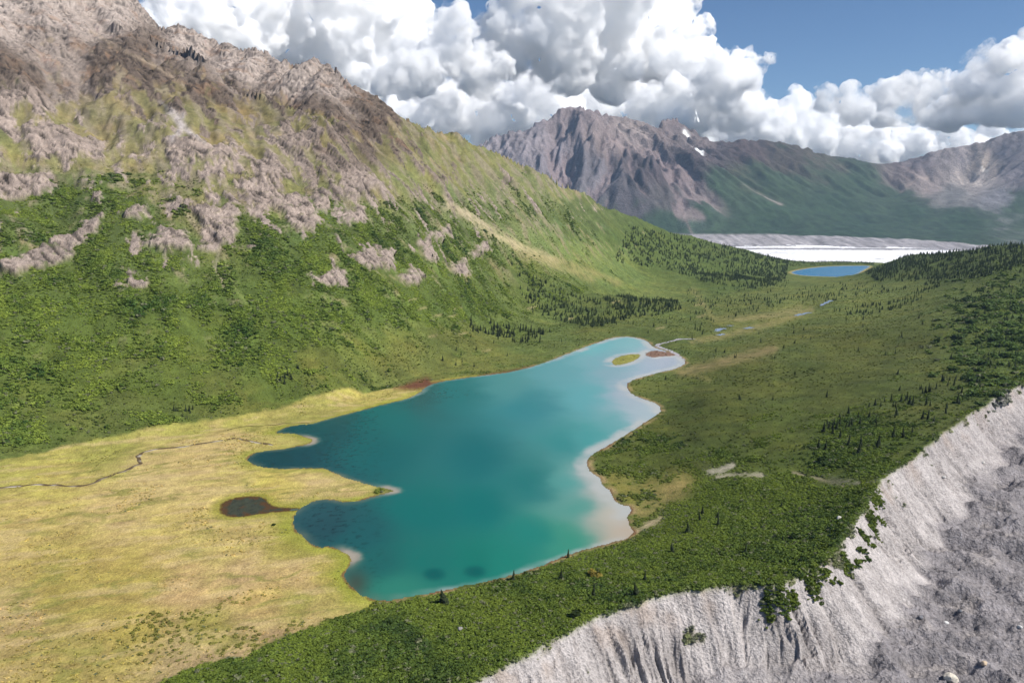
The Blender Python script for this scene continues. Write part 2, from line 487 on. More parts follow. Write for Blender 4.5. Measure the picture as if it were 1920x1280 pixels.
# ---- surface cover, read at points of the hillside and valley: ground colour, rock share, shrub share, rock tone
G1 = (105,130,50); OL = (152,150,85); LV = (112,124,60)
S = [(0,20,(182,166,146),1,0,2),(120,30,(182,166,146),1,0,2),(200,40,(180,162,140),1,0,2),(0,72,(196,184,170),1,0,2),(100,100,(175,160,135),.8,0,1.5),(0,130,(125,108,85),.75,0,1),(100,150,(125,110,85),.75,0,1),
 (200,110,(150,125,90),.7,0,1),(270,90,(130,110,80),.9,0,1),(300,130,(130,115,80),.75,0,1),(400,170,(130,118,75),.65,0,1),(350,82,(190,165,140),1,0,2),(450,130,(188,158,125),1,0,2),(550,160,(182,155,128),1,0,2),(620,165,(180,150,120),1,0,1.8),
 (500,212,(140,135,78),.4,0,1),(0,230,OL,.55,0,0),(100,210,OL,.32,0,0),(200,220,(155,150,92),.28,0,.4),(300,200,(150,142,80),.38,0,1),(400,220,(150,146,80),.3,0,.8),(0,290,(150,155,80),.3,.08,0),(100,285,OL,.5,.05,0),(200,290,OL,.4,.1,0),
 (250,250,OL,.25,0,0),(300,285,OL,.4,0,0),(400,290,OL,.5,.03,0),(470,250,OL,.3,0,.3),(500,270,OL,.5,.03,0),(560,260,OL,.75,0,.2),(600,230,(152,150,70),.15,0,.5),(640,285,OL,.7,0,.6),(600,200,(120,105,80),.9,0,1),(650,205,(118,102,80),.95,0,1),
 (700,235,(120,105,80),.9,0,1),(680,280,(130,120,80),.7,0,1),(740,262,(130,128,70),.5,0,1),(780,252,(132,136,66),.1,0,1),(850,290,(142,146,76),.06,0,1),(820,330,(140,145,75),.4,.08,.8),(900,312,(142,146,76),.1,.05,.6),
 (760,330,(140,150,75),.25,.15,.5),(700,350,(150,148,85),.55,.15,0),(850,370,(130,145,75),.3,.4,.3),(950,350,(138,146,78),.3,.3,.3),(900,400,(130,145,75),.25,.5,.2),(1000,380,(130,142,72),.28,.5,.2),(1080,400,(120,138,68),.15,.7,.2),
 (1050,352,(142,150,78),.1,.2,.3),(1180,430,(100,125,60),.05,.85,0),(1280,450,(85,108,52),0,.9,0),(0,340,OL,.6,.3,0),(0,390,G1,.08,.75,0),(100,370,G1,.1,.7,0),(200,350,G1,.2,.6,0),(300,350,OL,.35,.45,0),(250,400,G1,.1,.75,0),(60,440,G1,.25,.55,0),
 (150,480,G1,.05,.85,0),(330,460,G1,.35,.5,0),(400,420,(150,148,85),.5,.3,0),(470,370,(150,148,85),.45,.42,0),(480,430,G1,.2,.75,0),(560,400,G1,.5,.4,0),(620,420,G1,.3,.6,0),(700,420,(120,140,62),.25,.65,0),(780,400,(130,145,70),.25,.55,0),
 (650,500,G1,.22,.7,0),(760,480,(115,138,60),.22,.65,0),(560,480,(112,142,55),.0,.9,0),(850,470,(115,138,62),.18,.65,0),(100,560,G1,0,.85,0),(300,600,G1,0,.8,0),(500,600,(108,136,52),0,.8,0),(700,580,(112,138,55),0,.75,0),(850,560,(105,128,58),0,.7,0),
 (100,700,(108,126,48),0,.7,0),(300,700,(105,122,48),0,.62,0),(500,700,(106,122,48),0,.6,0),(700,640,(115,130,55),0,.5,0),(0,780,(112,130,62),0,.6,0),(200,770,(108,120,55),0,.42,0),(400,740,(106,118,52),0,.42,0),(600,700,(110,120,52),0,.35,0),
 (750,670,(118,126,60),0,.3,0),(850,650,(112,120,55),0,.28,0),(1000,440,(128,148,78),.03,.22,0),(1080,470,(126,146,76),.0,.28,0),(1150,500,(120,140,72),0,.35,0),(1100,430,(112,135,68),.03,.6,0),(1250,480,(92,115,56),0,.75,0),(960,520,(108,124,60),0,.5,0),
 (1050,560,(100,118,58),0,.4,0),(1150,580,(104,118,56),0,.3,0),(1250,560,(110,124,60),0,.28,0),(1300,640,(102,118,55),0,.22,0),(1400,600,(116,126,62),0,.15,0),(1500,560,LV,0,.2,0),(1600,560,(116,128,62),0,.12,0),(1700,540,(108,122,60),0,.15,0),(1800,560,(100,115,55),0,.28,0),
 (1880,600,(86,106,50),0,.6,0),(1880,680,(82,98,46),0,.6,0),(1500,640,(96,106,46),0,.12,0),(1600,650,(92,102,43),0,.12,0),(1700,650,(92,102,45),0,.2,0),(1400,720,(96,106,43),0,.15,0),(1550,720,(86,96,38),0,.15,0),(1700,740,(86,98,42),0,.35,0),
 (1300,800,(84,96,36),0,.25,0),(1450,820,(86,100,36),0,.35,0),(1600,820,(82,100,38),0,.6,0),(1250,860,(86,100,36),0,.5,0),(1400,940,(88,110,36),0,.85,0),(1300,900,(90,105,38),0,.6,0),(1500,980,(84,106,38),0,.88,0),(1200,1050,(86,110,40),0,.92,0),
 (1000,1130,(82,108,40),0,.92,0),(800,1200,(82,108,40),0,.92,0),(600,1270,(82,108,40),0,.92,0),(1150,1120,(82,106,42),0,.92,0),(1450,480,(80,100,50),0,.7,0),(1350,500,(82,104,52),0,.7,0),(1650,500,(76,92,44),0,.6,0),(1800,500,(66,80,42),0,.7,0),(1750,480,(62,76,40),0,.7,0)]
wpx = PX0 + (wx * 26 + fbm(X / 60, Y / 60, 3) * 12) * np.clip(900 / RR, .3, 1.2)
wpy = PY0 + (wy * 16 + fbm(X / 60 + 9, Y / 60, 3) * 8) * np.clip(900 / RR, .3, 1.2)
cov = idw(wpx, wpy, [(q[0], q[1]) for q in S], [list(lin(q[2])) + [q[3], q[4], q[5]] for q in S])
gcol = cov[..., :3].astype(np.float64); rockP = cov[..., 3].astype(np.float64); shrubP = cov[..., 4].astype(np.float64); tone = cov[..., 5].astype(np.float64)
# named outcrops: pixel outlines on the slope
ROCKS = [[(0,522),(0,492),(50,476),(110,432),(180,415),(190,425),(152,456),(132,482),(60,506),(30,522)],[(-40,325),(60,320),(112,340),(70,356),(0,368),(-40,370)],[(258,468),(300,440),(342,432),(366,470),(310,476)],
 [(350,385),(400,388),(450,398),(442,450),(402,472),(372,466),(380,420)],[(214,542),(250,527),(281,535),(240,548)],[(582,522),(620,511),(650,503),(652,530),(600,541)],[(655,482),(700,455),(716,500),(690,508)],
 [(738,512),(770,500),(796,520),(780,533),(745,523)],[(778,462),(800,450),(817,490),(800,494)],[(845,492),(870,488),(876,516),(850,517)],[(878,474),(915,453),(921,474),(890,484)],[(520,262),(585,245),(602,272),(532,287)],
 [(308,272),(440,270),(432,312),(320,304)],[(-10,182),(108,166),(104,196),(0,226)],[(48,252),(200,246),(195,286),(60,302)],[(515,370),(560,350),(598,390),(590,436),(550,430),(528,395)],[(580,340),(622,352),(620,386),(592,402)],
 [(628,398),(680,384),(692,410),(650,416)],[(436,345),(520,326),(542,390),(484,398)],[(700,455),(735,470),(738,500),(712,498)],[(640,345),(700,335),(715,360),(655,380)],
 [(800,440),(840,425),(850,440),(820,455)],[(150,410),(190,400),(188,425),(160,420)],[(220,400),(270,392),(275,408),(235,416)]]
rmask = np.zeros(X.shape)
for poly in ROCKS:
    q = np.array(poly, float); lo = q.min(0) - 12; hi_ = q.max(0) + 12
    m = (wpx > lo[0]) & (wpx < hi_[0]) & (wpy > lo[1]) & (wpy < hi_[1]) & leftm
    if m.any():
        rmask[m] = np.maximum(rmask[m], sst(-4, 5, sdf(PX0[m] + (wpx - PX0)[m] * .4, PY0[m] + (wpy - PY0)[m] * .4, q) + fbm(X[m] / 22, Y[m] / 15, 4, .6) * 17 - 1))
# fall-line coordinates for streaky cover
gn = np.hypot(gx, gy) + 1e-6
fu = (X * 0.86 + Y * 0.5)          # along the contour of the left slope
fv = (-X * 0.5 + Y * 0.86)
rn = fbm(fu / 30 + wx, fv / 78 + wy, 5, 0.6) * 0.95 + gul * 0.22 + gul2 * 0.12
rockm = sst(-0.05, 0.07, rn + (rockP - 0.5) * 0.85 + fbm(fu / 8, fv / 8, 3, .6) * .12)
rockm = np.clip(np.maximum(rockm * sst(.03, .14, rockP), rmask), 0, 1) * leftm
sn = fbm(fu / 46 - 7, fv / 30, 5, 0.58) * 0.75 - gul * 0.12 + fbm(fu / 9, fv / 9, 2) * .12
shrubm = sst(-0.10, 0.12, sn + (shrubP - 0.5) * 1.05) * (1 - sst(.25, .6, rockm))
# rock relief: outcrops stand proud with ribs running down the slope
ribr = ridged(fu / 12 + fv / 30 + gul2 * .6 + wx * 2, fv / 46 + wy * 2, 4, 0.6)
facet = ridged(fu / 48 + 3 + wx, fv / 70, 3, .5) - .6
rock_out = rmask * leftm * (6.5 + 7 * facet + 2.5 * (ribr - .6)) + rockm * (1 - rmask) * leftm * sst(30, 120, Z) * (1.5 + 4 * facet) + rockm * mtn * (ribr - 0.6) * (2 + 2.5 * hi)
ledge = np.mod((Z + relief) / 17 + fbm(X / 60, Y / 60, 3) * 1.6 + fu / 160, 1.0)
rock_out = rock_out + rockm * leftm * sst(30, 120, Z) * (ledge ** 1.5 - .4) * 3.6
Z = Z + relief
# lake shore and bed
flat = np.where(dlake > 0, -0.25 - 0.05 * np.minimum(dlake, 100) , 0.10 + np.minimum(-dlake, 40) * 0.02)
kb = sst(2, 55, -dlake)
Z = np.where(dl > -139, flat * (1 - kb) + Z * kb, Z)
Z = np.where(dmead > 0, np.maximum(Z, 0.35 + fbm(X / 60, Y / 60, 4) * 0.25) if False else Z, Z)
Z = np.where((dlake < 0) & (dl > -139), np.maximum(Z, 0.06), Z)
Z = np.where(dpond > 0, -0.4, np.where(dpond > -12, np.minimum(Z, 0.3 + 0.05 * np.maximum(-dpond, 0)), Z))
flatf = np.where(dfl > 0, FL_Z - 0.4, FL_Z + 0.3 + np.minimum(-dfl, 200) * 0.015)
kf = sst(5, 120, -dfl)
Z = np.where(dfl0 > -199, flatf * (1 - kf) + np.maximum(Z, FL_Z + .3) * kf, Z)
Z = Z * (1 - mor) + np.where(mor > 0, zmor, Z) * mor
lip = np.exp(-((ss + 2.5) / 3.0) ** 2) * 1.3 * (PX0 > 500) * (Z > 5) * (s > -40)
Z = Z + lip
print('terrain relief', time.time() - T0)

# ---- colours
WDX, WDY = wpx - PX0, wpy - PY0
PX0, PY0 = to_px(X, Y, Z)
BARE = np.zeros(X.shape)
N1 = fbm(X / 18, Y / 18, 4); N2 = fbm(X / 5, Y / 5, 3); N3 = fbm(X / 90, Y / 90, 4)
C = gcol * (1 + 0.36 * N1 + 0.34 * N2 + .15 * N3)[..., None]
# yellowish and darker patches in the green
C = C * (1 + np.stack([.2 * N3, .02 * N3, -.1 * N3], -1))
green = lin((96, 116, 46)) * (1 + .35 * N1 + .25 * N2)[..., None]
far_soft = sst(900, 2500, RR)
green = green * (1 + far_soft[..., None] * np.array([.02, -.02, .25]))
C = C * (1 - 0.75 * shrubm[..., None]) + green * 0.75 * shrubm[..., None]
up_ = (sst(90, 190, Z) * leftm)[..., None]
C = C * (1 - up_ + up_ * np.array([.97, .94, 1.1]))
tanm = sst(-.08, .22, fbm(fu / 26 + 21, fv / 80, 5, .6) + .15 * gul2) * sst(40, 120, Z) * leftm * (1 - shrubm) * .72
C = C * (1 - tanm[..., None]) + lin((164, 152, 122)) * (1 + .3 * N2)[..., None] * tanm[..., None]
lowm = (1 - leftm) * (1 - mor)
brn = sst(.0, .4, fbm(X / 120 + 31, Y / 60, 5, .6)) * .45
C = C * (1 - brn[..., None]) + C * np.array([1.35, 1.12, .95]) * brn[..., None]
drk = sst(.05, .35, fbm(X / 70 - 9, Y / 36, 5, .6)) * .4
C = C * (1 - drk[..., None] * .5)
C = C * (1 + .16 * lowm[..., None])
rt0, rt1, rt2 = lin((194, 176, 158)), lin((124, 109, 93)), lin((208, 193, 176))
t_ = np.clip(tone, 0, 2)[..., None]
rc = np.where(t_ < 1, rt0 * (1 - t_) + rt1 * t_, rt1 * (2 - t_) + rt2 * (t_ - 1))
strat = fbm(fu / 120 + 3, Z / 9 + fu / 60, 4, 0.6)
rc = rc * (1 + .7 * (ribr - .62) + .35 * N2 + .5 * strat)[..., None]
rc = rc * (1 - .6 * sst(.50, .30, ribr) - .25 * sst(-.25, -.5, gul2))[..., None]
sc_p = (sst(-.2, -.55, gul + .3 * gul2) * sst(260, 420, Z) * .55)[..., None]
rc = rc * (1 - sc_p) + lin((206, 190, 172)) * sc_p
ora = sst(.1, .5, fbm(X / 70 + 8, Y / 40, 4))[..., None]
rc = rc * (1 - .5 * ora * sst(.3, 1, t_)) + lin((176, 138, 100)) * .5 * ora * sst(.3, 1, t_)
lgr = (sst(.80, .95, ledge) * sst(.15, -.1, fbm(X / 26 + 5, Y / 26, 3)) * sst(420, 250, Z) * .75)
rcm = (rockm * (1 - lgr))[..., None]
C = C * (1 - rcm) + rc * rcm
def paint_line(pts, width, col, wob=8, strength=1.0, pix=True):
    """a strip of another ground along a traced line"""
    global C
    q = np.array(pts, float); lo = q.min(0) - 60; hi_ = q.max(0) + 60
    m = (PX0 > lo[0]) & (PX0 < hi_[0]) & (PY0 > lo[1]) & (PY0 < hi_[1])
    d, t, _ = seg_dist(PX0[m] + WDX[m] * wob / 30, PY0[m] + WDY[m] * wob / 30, q, False)
    k = np.exp(-(d / width) ** 2) * strength * np.clip(.7 + N1[m] + .6 * N2[m], 0, 1)
    BARE[m] = np.maximum(BARE[m], k)
    C[m] = C[m] * (1 - k[:, None]) + lin(col) * k[:, None]
paint_line([(840,385),(880,405),(930,440),(985,468),(1040,490)], 9, (206,190,148))
paint_line([(990,475),(1050,500),(1110,522)], 8, (172,162,108), strength=.8)
paint_line([(1040,486),(1100,505),(1160,530)], 6, (170,158,104), strength=.7)
paint_line([(330,225),(350,245),(385,275)], 3, (196,186,174)); paint_line([(345,215),(340,240),(325,262)], 4, (200,190,180)); paint_line([(300,190),(335,215)], 2.5, (190,180,165))
paint_line([(316,208),(334,222),(344,236),(334,254),(324,262)], 7, (214,204,194)); paint_line([(334,222),(352,244),(372,262)], 5, (205,196,186))
paint_line([(412,470),(404,500),(415,525),(420,540)], 4, (178,170,140)); paint_line([(418,475),(440,540),(470,580)], 3, (150,165,90), strength=.6)
paint_line([(170,60),(230,95),(300,130),(345,160)], 3, (190,170,140), strength=.8)
paint_line([(1300,545),(1340,600),(1440,590),(1500,575)], 6, (165,155,100), strength=.5)
paint_line([(1280,695),(1330,685),(1400,668),(1450,655)], 9, (168,148,104), strength=.9); paint_line([(1300,640),(1360,630),(1450,605),(1520,580)], 6, (168,155,104), strength=.8)
paint_line([(1380,600),(1450,592),(1500,580)], 4, (170,158,108), strength=.8); paint_line([(1240,690),(1300,700),(1330,712)], 5, (160,150,90), strength=.5)
for k in range(26):
    a, b = random.Random(k).uniform(700, 1330), random.Random(k + 99).uniform(560, 700)
    if not (b > 720 - (a - 700) * .18): paint_line([(a, b), (a + 14, b - 3)], 2.2, (178, 165, 120), strength=.8)
paint_line([(1150,905),(1200,915),(1250,910),(1290,900)], 20, (165,150,80), strength=.75, wob=14); paint_line([(1200,960),(1240,930),(1270,915)], 22, (172,152,96), strength=.8, wob=16)
paint_line([(1195,998),(1215,985),(1240,975)], 6, (205,185,160)); paint_line([(1150,900),(1180,945)], 12, (150,145,60), strength=.6)
paint_line([(1322,885),(1350,880),(1372,872)], 7, (198,190,184), wob=14); paint_line([(1345,895),(1380,888),(1430,892)], 6, (192,182,172), wob=16, strength=.85); paint_line([(1485,885),(1540,898),(1580,912)], 4, (180,165,150), wob=16, strength=.7)
paint_line([(1640,905),(1600,905),(1560,900)], 6, (150,142,138), strength=.8)
# meadow
MS = [(100,900,(186,175,82)),(50,980,(190,172,97)),(200,960,(198,175,116)),(300,900,(200,180,122)),(350,860,(198,175,116)),(450,890,(192,178,102)),(300,1000,(190,172,97)),(400,1030,(188,172,99)),(150,1050,(175,160,76)),(100,1120,(160,148,62)),(250,1080,(172,157,68)),
 (350,1110,(195,165,116)),(450,1080,(195,168,121)),(550,1080,(192,165,116)),(500,1120,(200,172,106)),(40,1150,(182,160,112)),(250,1180,(166,152,66)),(400,1180,(150,146,60)),(550,1140,(146,146,60)),(350,1230,(178,158,118)),(150,1230,(166,152,80)),(50,1260,(166,150,85)),
 (500,1200,(186,162,122)),(620,1140,(166,156,80)),(600,910,(200,178,122)),(500,900,(196,181,84)),(50,880,(175,170,75)),(0,860,(150,155,60)),(200,830,(150,155,60)),(350,808,(160,162,66)),(450,800,(166,168,60)),(560,775,(150,150,66)),(700,745,(182,173,82)),(620,1060,(176,166,72)),(560,1030,(152,150,52)),(440,820,(200,176,122)),(380,845,(202,178,120)),(620,1175,(205,172,135)),(560,1195,(200,168,130)),(420,1240,(190,165,130))]
mcol = idw(PX0 + fbm(X / 40, Y / 40, 4) * 40, PY0 + fbm(X / 40 + 5, Y / 40, 4) * 22, [(q[0], q[1]) for q in MS], [list(lin(q[2])) for q in MS], 22, 1.4).astype(np.float64)
mu = X * .93 + Y * .37; mv = -X * .37 + Y * .93
chan = (1 - sst(0.01, 0.10, np.abs(fbm(mu / 110 + wx * .8, mv / 45 + wy * .8, 4, .55)))) * sst(-.3, .2, fbm(X / 100 + 50, Y / 100, 3))
chan2 = sst(.05, .3, fbm(mu / 60 + 5 + wx, mv / 16, 5, .6))
blot = fbm(mu / 30, mv / 14, 5, .6)
mcol = mcol * (1 +   .2 * N1 + .34 * N2 + .5 * blot)[..., None]
mcol = mcol * (1 + np.stack([-.25 * blot, .0 * blot, -.5 * blot], -1) * .6)
mcol = mcol * (1 - .8 * chan[..., None]) + lin((128, 134, 50)) * .8 * chan[..., None]
mcol = mcol * (1 - .5 * chan2[..., None]) + lin((208, 184, 142)) * .5 * chan2[..., None]
tuft = sst(.18, .4, fbm(X / 3.2, Y / 3.2, 2)) * sst(0, .3, fbm(X / 60 + 20, Y / 60, 3) + .5 * sst(1080, 1200, PY0) - .1)
mcol = mcol * (1 - .55 * tuft[..., None]) + lin((112, 118, 44)) * .55 * tuft[..., None]
mcol = mcol * .84 + lin((206, 186, 128)) * .16
mcol = mcol * np.array([1.2, 1.17, 1.14])
mk = sst(-3, 4, dmead)[..., None]
C = C * (1 - mk) + mcol * mk
# shore strips: bright sedge, then brown mud at the water's edge
mead_s = sst(-20, 0, dmead)
k = (sst(-20, -4, dlake + 9 * N1) * mead_s * np.clip(.75 + 1.2 * N3, .25, .95))[..., None]
C = C * (1 - k) + lin((166, 172, 48)) * k
k = (sst(-9, -3, np.maximum(dlake, -100)) * (1 - mead_s) * .8 * np.clip(.5 + N1 * 2, 0, 1))[..., None]
C = C * (1 - k) + lin((186, 160, 120)) * k
k = (sst(-2.6, -0.8, dlake + 2.5 * N1) * np.clip(.55 + N1 + N3, 0, .9))[..., None]
C = C * (1 - k) + lin((128, 92, 66)) * k
k = sst(-14, -4, dpond)[..., None] * .8
C = C * (1 - k) + lin((168, 165, 48)) * k
k = sst(-3.0, -0.6, dpond)[..., None]
C = C * (1 - k) + lin((98, 74, 34)) * k
k = sst(-16, -3, dfl)[..., None] * .85
C = C * (1 - k) + lin((188, 172, 112)) * k
k = sst(-6, 10, di)[..., None] * sst(-30, -20, di)[..., None]
bark = sst(-4, 2, region_sdf(BAR, 30))[..., None]
C = C * (1 - bark) + lin((150, 118, 108)) * bark
isl = sst(-2, 3, region_sdf(ISLE, 30))[..., None]
C = C * (1 - isl) + lin((160, 160, 72)) * (1 + .3 * N1[..., None]) * isl
# red mud flat on the left shore
mud = sst(-7, 5, sdf(PX0, PY0, [(740,728),(775,716),(800,708),(812,716),(850,713),(900,706),(930,701),(1000,688),(1000,692),(930,706),(860,714),(800,728),(775,730)]) + N2 * 5) if True else 0
mud = np.where((PX0 > 700) & (PX0 < 1020) & (PY0 > 680) & (PY0 < 750), mud, 0)[..., None]
C = C * (1 - mud) + lin((128, 82, 60)) * mud
# moraine
mc = lin((205, 199, 191)) * (1 + .12 * N1 + .12 * N2 + .25 * (rib - .7) + .25 * (rib2 - .7))[..., None]
tan_ = (sst(.05, .4, fbm(tw / 22, s / 18 + 3, 4)) * sst(16, 3, ss))[..., None]
mc = mc * (1 - .45 * tan_) + lin((190, 166, 140)) * .45 * tan_
wgrey = np.clip(sst(520, 760, Y) * .8, 0, 1)[..., None]
mc = mc * (1 - .35 * wgrey) + lin((178, 172, 168)) * .35 * wgrey
fc = lin((158, 154, 152)) * (1 + .24 * N1 + .2 * N2 + .35 * fbm(X / 70, Y / 22, 4))[..., None]
pale = sst(.15, .4, fbm(X / 40 + 11, Y / 16, 4))[..., None]
fc = fc * (1 - .4 * pale) + lin((200, 192, 180)) * .4 * pale
dots = sst(.62, .75, perlin(X / 1.7, Y / 1.7))[..., None]
fc = fc * (1 - .5 * dots) + lin((196, 196, 198)) * .5 * dots
toe_ = sst(.1, .9, toe)[..., None]
mc = mc * (1 - toe_) + fc * toe_
vegm = sst(.12, .3, fbm(tw / 24 + 9, s / 14, 4) + .5 * np.exp(-(((PX0 - 1310) / 60) ** 2 + ((PY0 - 1195) / 35) ** 2)) + .45 * np.exp(-(((PX0 - 1420) / 60) ** 2 + ((PY0 - 1090) / 22) ** 2))
           + .4 * np.exp(-(((PX0 - 1570) / 40) ** 2 + ((PY0 - 1000) / 60) ** 2)) + .25 * sst(9, 2, ss) - .38)
vegm = vegm * sst(34, 14, ss)
mc = mc * (1 - .7 * vegm[..., None]) + lin((118, 116, 66)) * .7 * vegm[..., None]
damp = (sst(.05, .35, fbm(tw / 9 + 3, s / 50, 4, .6)) * .45)[..., None]
mc = mc * (1 - damp * (1 - toe_)) + mc * np.array([.66, .64, .63]) * damp * (1 - toe_)
mc = mc * 1.08
mm = mor[..., None]
C = C * (1 - mm) + mc * mm
ALB = np.array([.575, .56, .585])
lum_ = (C * np.array([.3, .59, .11])).sum(-1, keepdims=True)
C = C * .88 + lum_ * .12
vg_ = ((1 - rockm) * (1 - mor) * sst(260, 60, Z))[..., None]
C = C * (1 - vg_ + vg_ * np.array([1.0, 1.0, .80]))
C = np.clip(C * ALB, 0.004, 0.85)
rock_attr = np.clip(np.maximum(rockm, mor * .8), 0, 1)
bare_ = 1 - sst(.12, .4, BARE)
shrubD = bare_ * np.where(mor > .5, vegm * .8, shrubm * shrubP * (1 - np.clip(sst(-4, 3, dmead), 0, 1)) * (dlake < -5) * (dpond < -3) * (dfl < -8))

# normals of the whole sheet, so that the pieces meet without a seam
P3 = np.stack([X, Y, Z], -1)
P3 = P3 + (rock_out * (1 - mor))[..., None] * np.stack([-gx, -gy, np.ones_like(gx)], -1) / np.sqrt(1 + gn * gn)[..., None]
ta = np.gradient(P3, axis=1); tr = np.gradient(P3, axis=0)
NRM = np.cross(ta, tr); NRM /= np.linalg.norm(NRM, axis=-1, keepdims=True)
NRM[NRM[..., 2] < 0] *= -1
# pieces: mountainside, meadow, valley floor, moraine wall
cls = np.full(X.shape, 2)
foot = np.interp(PX0, [-900,-500,-250,0,250,450,640,760,900,1000,1100,1200,1290,1420], [960,920,880,842,806,776,746,700,622,588,546,516,496,480])
cls[(PX0 < 1420) & (PY0 < foot)] = 0
cls[(dmead > 0)] = 1
cls[(s > 0.5) & (mor > .5)] = 3
cls[(cls == 3) & (toe > .6)] = 4
idx = np.arange(NR * NA).reshape(NR, NA)
quads = np.stack([idx[:-1, :-1], idx[:-1, 1:], idx[1:, 1:], idx[1:, :-1]], -1).reshape(-1, 4)
qc = cls[:-1, :-1].ravel()
Pf, Cf, Nf, Rf = P3.reshape(-1, 3), C.reshape(-1, 3), NRM.reshape(-1, 3), rock_attr.ravel()
TN = ['mountainside', 'meadow', 'valley_floor', 'moraine_slope', 'debris_field']
for k, nm in enumerate(TN):
    q = quads[qc == k]
    u, inv = np.unique(q, return_inverse=True)
    me = mesh_np(nm, Pf[u], inv.reshape(-1, 4), Cf[u], {'rock': Rf[u]}, True, Nf[u])
    me.materials.append(M_GROUND)
    add_obj(nm, me, 'structure')
print('terrain built', time.time() - T0)

def ground(x, y):
    """height of the sheet at a plan position"""
    a = np.arctan2(x, y); r = np.hypot(x, y)
    fa = np.clip((a - A[0]) / (A[1] - A[0]), 0, NA - 1.001); fr = np.clip((np.log(r) - math.log(235)) / (math.log(4300 / 235)) * (NR - 1), 0, NR - 1.001)
    ia = fa.astype(int); ir = fr.astype(int); u = fa - ia; v = fr - ir
    return (Z[ir, ia] * (1 - u) + Z[ir, ia + 1] * u) * (1 - v) + (Z[ir + 1, ia] * (1 - u) + Z[ir + 1, ia + 1] * u) * v
EL = (Z - CAM_H) / RR
def hit(px, py):
    """first point of the ground seen at a pixel"""
    a, dy, dz = ray(px, py)
    az = math.atan2(a, dy); j = int(np.clip(round((az - A[0]) / (A[1] - A[0])), 0, NA - 1))
    e = dz / math.hypot(a, dy)
    i = int(np.argmax(EL[:, j] >= e))
    if EL[i, j] < e: return None
    r = R[i]
    x, y = r * math.sin(az), r * math.cos(az)
    return x, y, float(ground(np.array([x]), np.array([y]))[0])

# ------------------------------------------------------------------ water
def water_mat(name, rough, bump, scale):
    m, n, b = new_mat(name)
    at = n.nodes.new('ShaderNodeAttribute'); at.attribute_name = 'Col'
    n.links.new(at.outputs['Color'], b.inputs['Base Color'])
    b.inputs['Roughness'].default_value = rough
    b.inputs['IOR'].default_value = 1.33
    b.inputs['Specular IOR Level'].default_value = 0.22
    tc = n.nodes.new('ShaderNodeTexCoord')
    mp = n.nodes.new('ShaderNodeMapping'); mp.inputs['Scale'].default_value = (1.0, 1.6, 1); mp.inputs['Rotation'].default_value = (0, 0, 0.6)
    n.links.new(tc.outputs['Object'], mp.inputs[0])
    t = noise_node(n, scale, 3, mp.outputs[0])
    bp = n.nodes.new('ShaderNodeBump'); bp.inputs['Strength'].default_value = bump; bp.inputs['Distance'].default_value = 0.5
    n.links.new(t.outputs['Fac'], bp.inputs['Height']); n.links.new(bp.outputs[0], b.inputs['Normal'])
    return m
M_WATER = water_mat('glacial_lake_water', 0.26, 0.12, 0.35)
def water_sheet(name, mask, z, cols):
    mk = mask[:-1, :-1] | mask[1:, :-1] | mask[:-1, 1:] | mask[1:, 1:]
    q = quads[mk.ravel()]
    u, inv = np.unique(q, return_inverse=True)
    V = Pf[u].copy(); V[:, 2] = z
    me = mesh_np(name, V, inv.reshape(-1, 4), cols.reshape(-1, 3)[u]); me.materials.append(M_WATER)
    return add_obj(name, me, 'structure')
WS = [(900,850,(0,104,110)),(800,950,(4,108,107)),(700,830,(2,98,104)),(620,800,(12,82,92)),(560,850,(16,72,86)),(520,860,(18,68,80)),(1000,760,(18,124,136)),(1100,740,(90,158,168)),(1150,700,(130,160,172)),(1050,690,(95,152,164)),(1120,650,(105,178,184)),
 (1180,640,(120,172,178)),(1230,690,(150,168,182)),(1000,900,(4,112,114)),(1000,1000,(30,126,118)),(900,1050,(28,116,106)),(800,1050,(32,112,106)),(720,1050,(38,98,98)),(680,1000,(36,90,96)),(600,980,(42,74,84)),(580,960,(48,84,94)),(750,1100,(60,128,114)),
 (1080,900,(66,146,144)),(1095,950,(62,142,134)),(1112,890,(182,180,174)),(1140,960,(192,182,166)),(1168,988,(184,168,148)),(1125,930,(185,180,170)),(1205,770,(162,178,184)),(1150,800,(104,156,162)),(1185,735,(162,172,182)),(1060,1010,(70,142,124)),(740,790,(10,108,112)),(850,740,(26,116,122)),
 (800,742,(40,92,98)),(950,718,(85,142,148)),(1060,830,(20,128,132)),(1110,820,(60,146,150)),(900,950,(4,110,110)),(950,1050,(38,126,114)),(1240,670,(165,170,182)),(1130,670,(120,158,172))]
wpx2 = PX0 + fbm(X / 60, Y / 60, 4) * 30; wpy2 = PY0 + fbm(X / 60 + 7, Y / 60, 4) * 14
PXw, PYw = to_px(X, Y, np.zeros_like(X))
lm = dlake > -6
wcol = np.zeros(X.shape + (3,))
wcol[lm] = idw(PXw[lm] + (fbm(X / 60, Y / 60, 4) * 26)[lm], PYw[lm] + (fbm(X / 60 + 7, Y / 60, 4) * 12)[lm], [(q[0], q[1]) for q in WS], [list(lin(q[2])) for q in WS], 34, 1.5)
shw = 5 + 6 * np.clip(fbm(X / 50, Y / 50, 3) + .5, 0, 2)
rsh = sst(1000, 1090, PXw) * sst(1010, 960, PYw)
shw = shw + 9 * rsh
rsh = rsh * sst(-.35, .1, fbm(X / 40 + 8, Y / 40, 3))
kk = (sst(1, .3, dlake / shw) * .85 * rsh + sst(1, 0, dlake / shw) * .5 * (1 - rsh) * np.clip(.7 + 1.5 * fbm(X / 25, Y / 25, 3), 0, 1.4))[..., None]
left_ = sst(800, 700, PXw)[..., None]
wcol = wcol * (1 - kk) + (lin((184, 186, 182)) * (1 - left_) + lin((128, 120, 104)) * left_) * kk
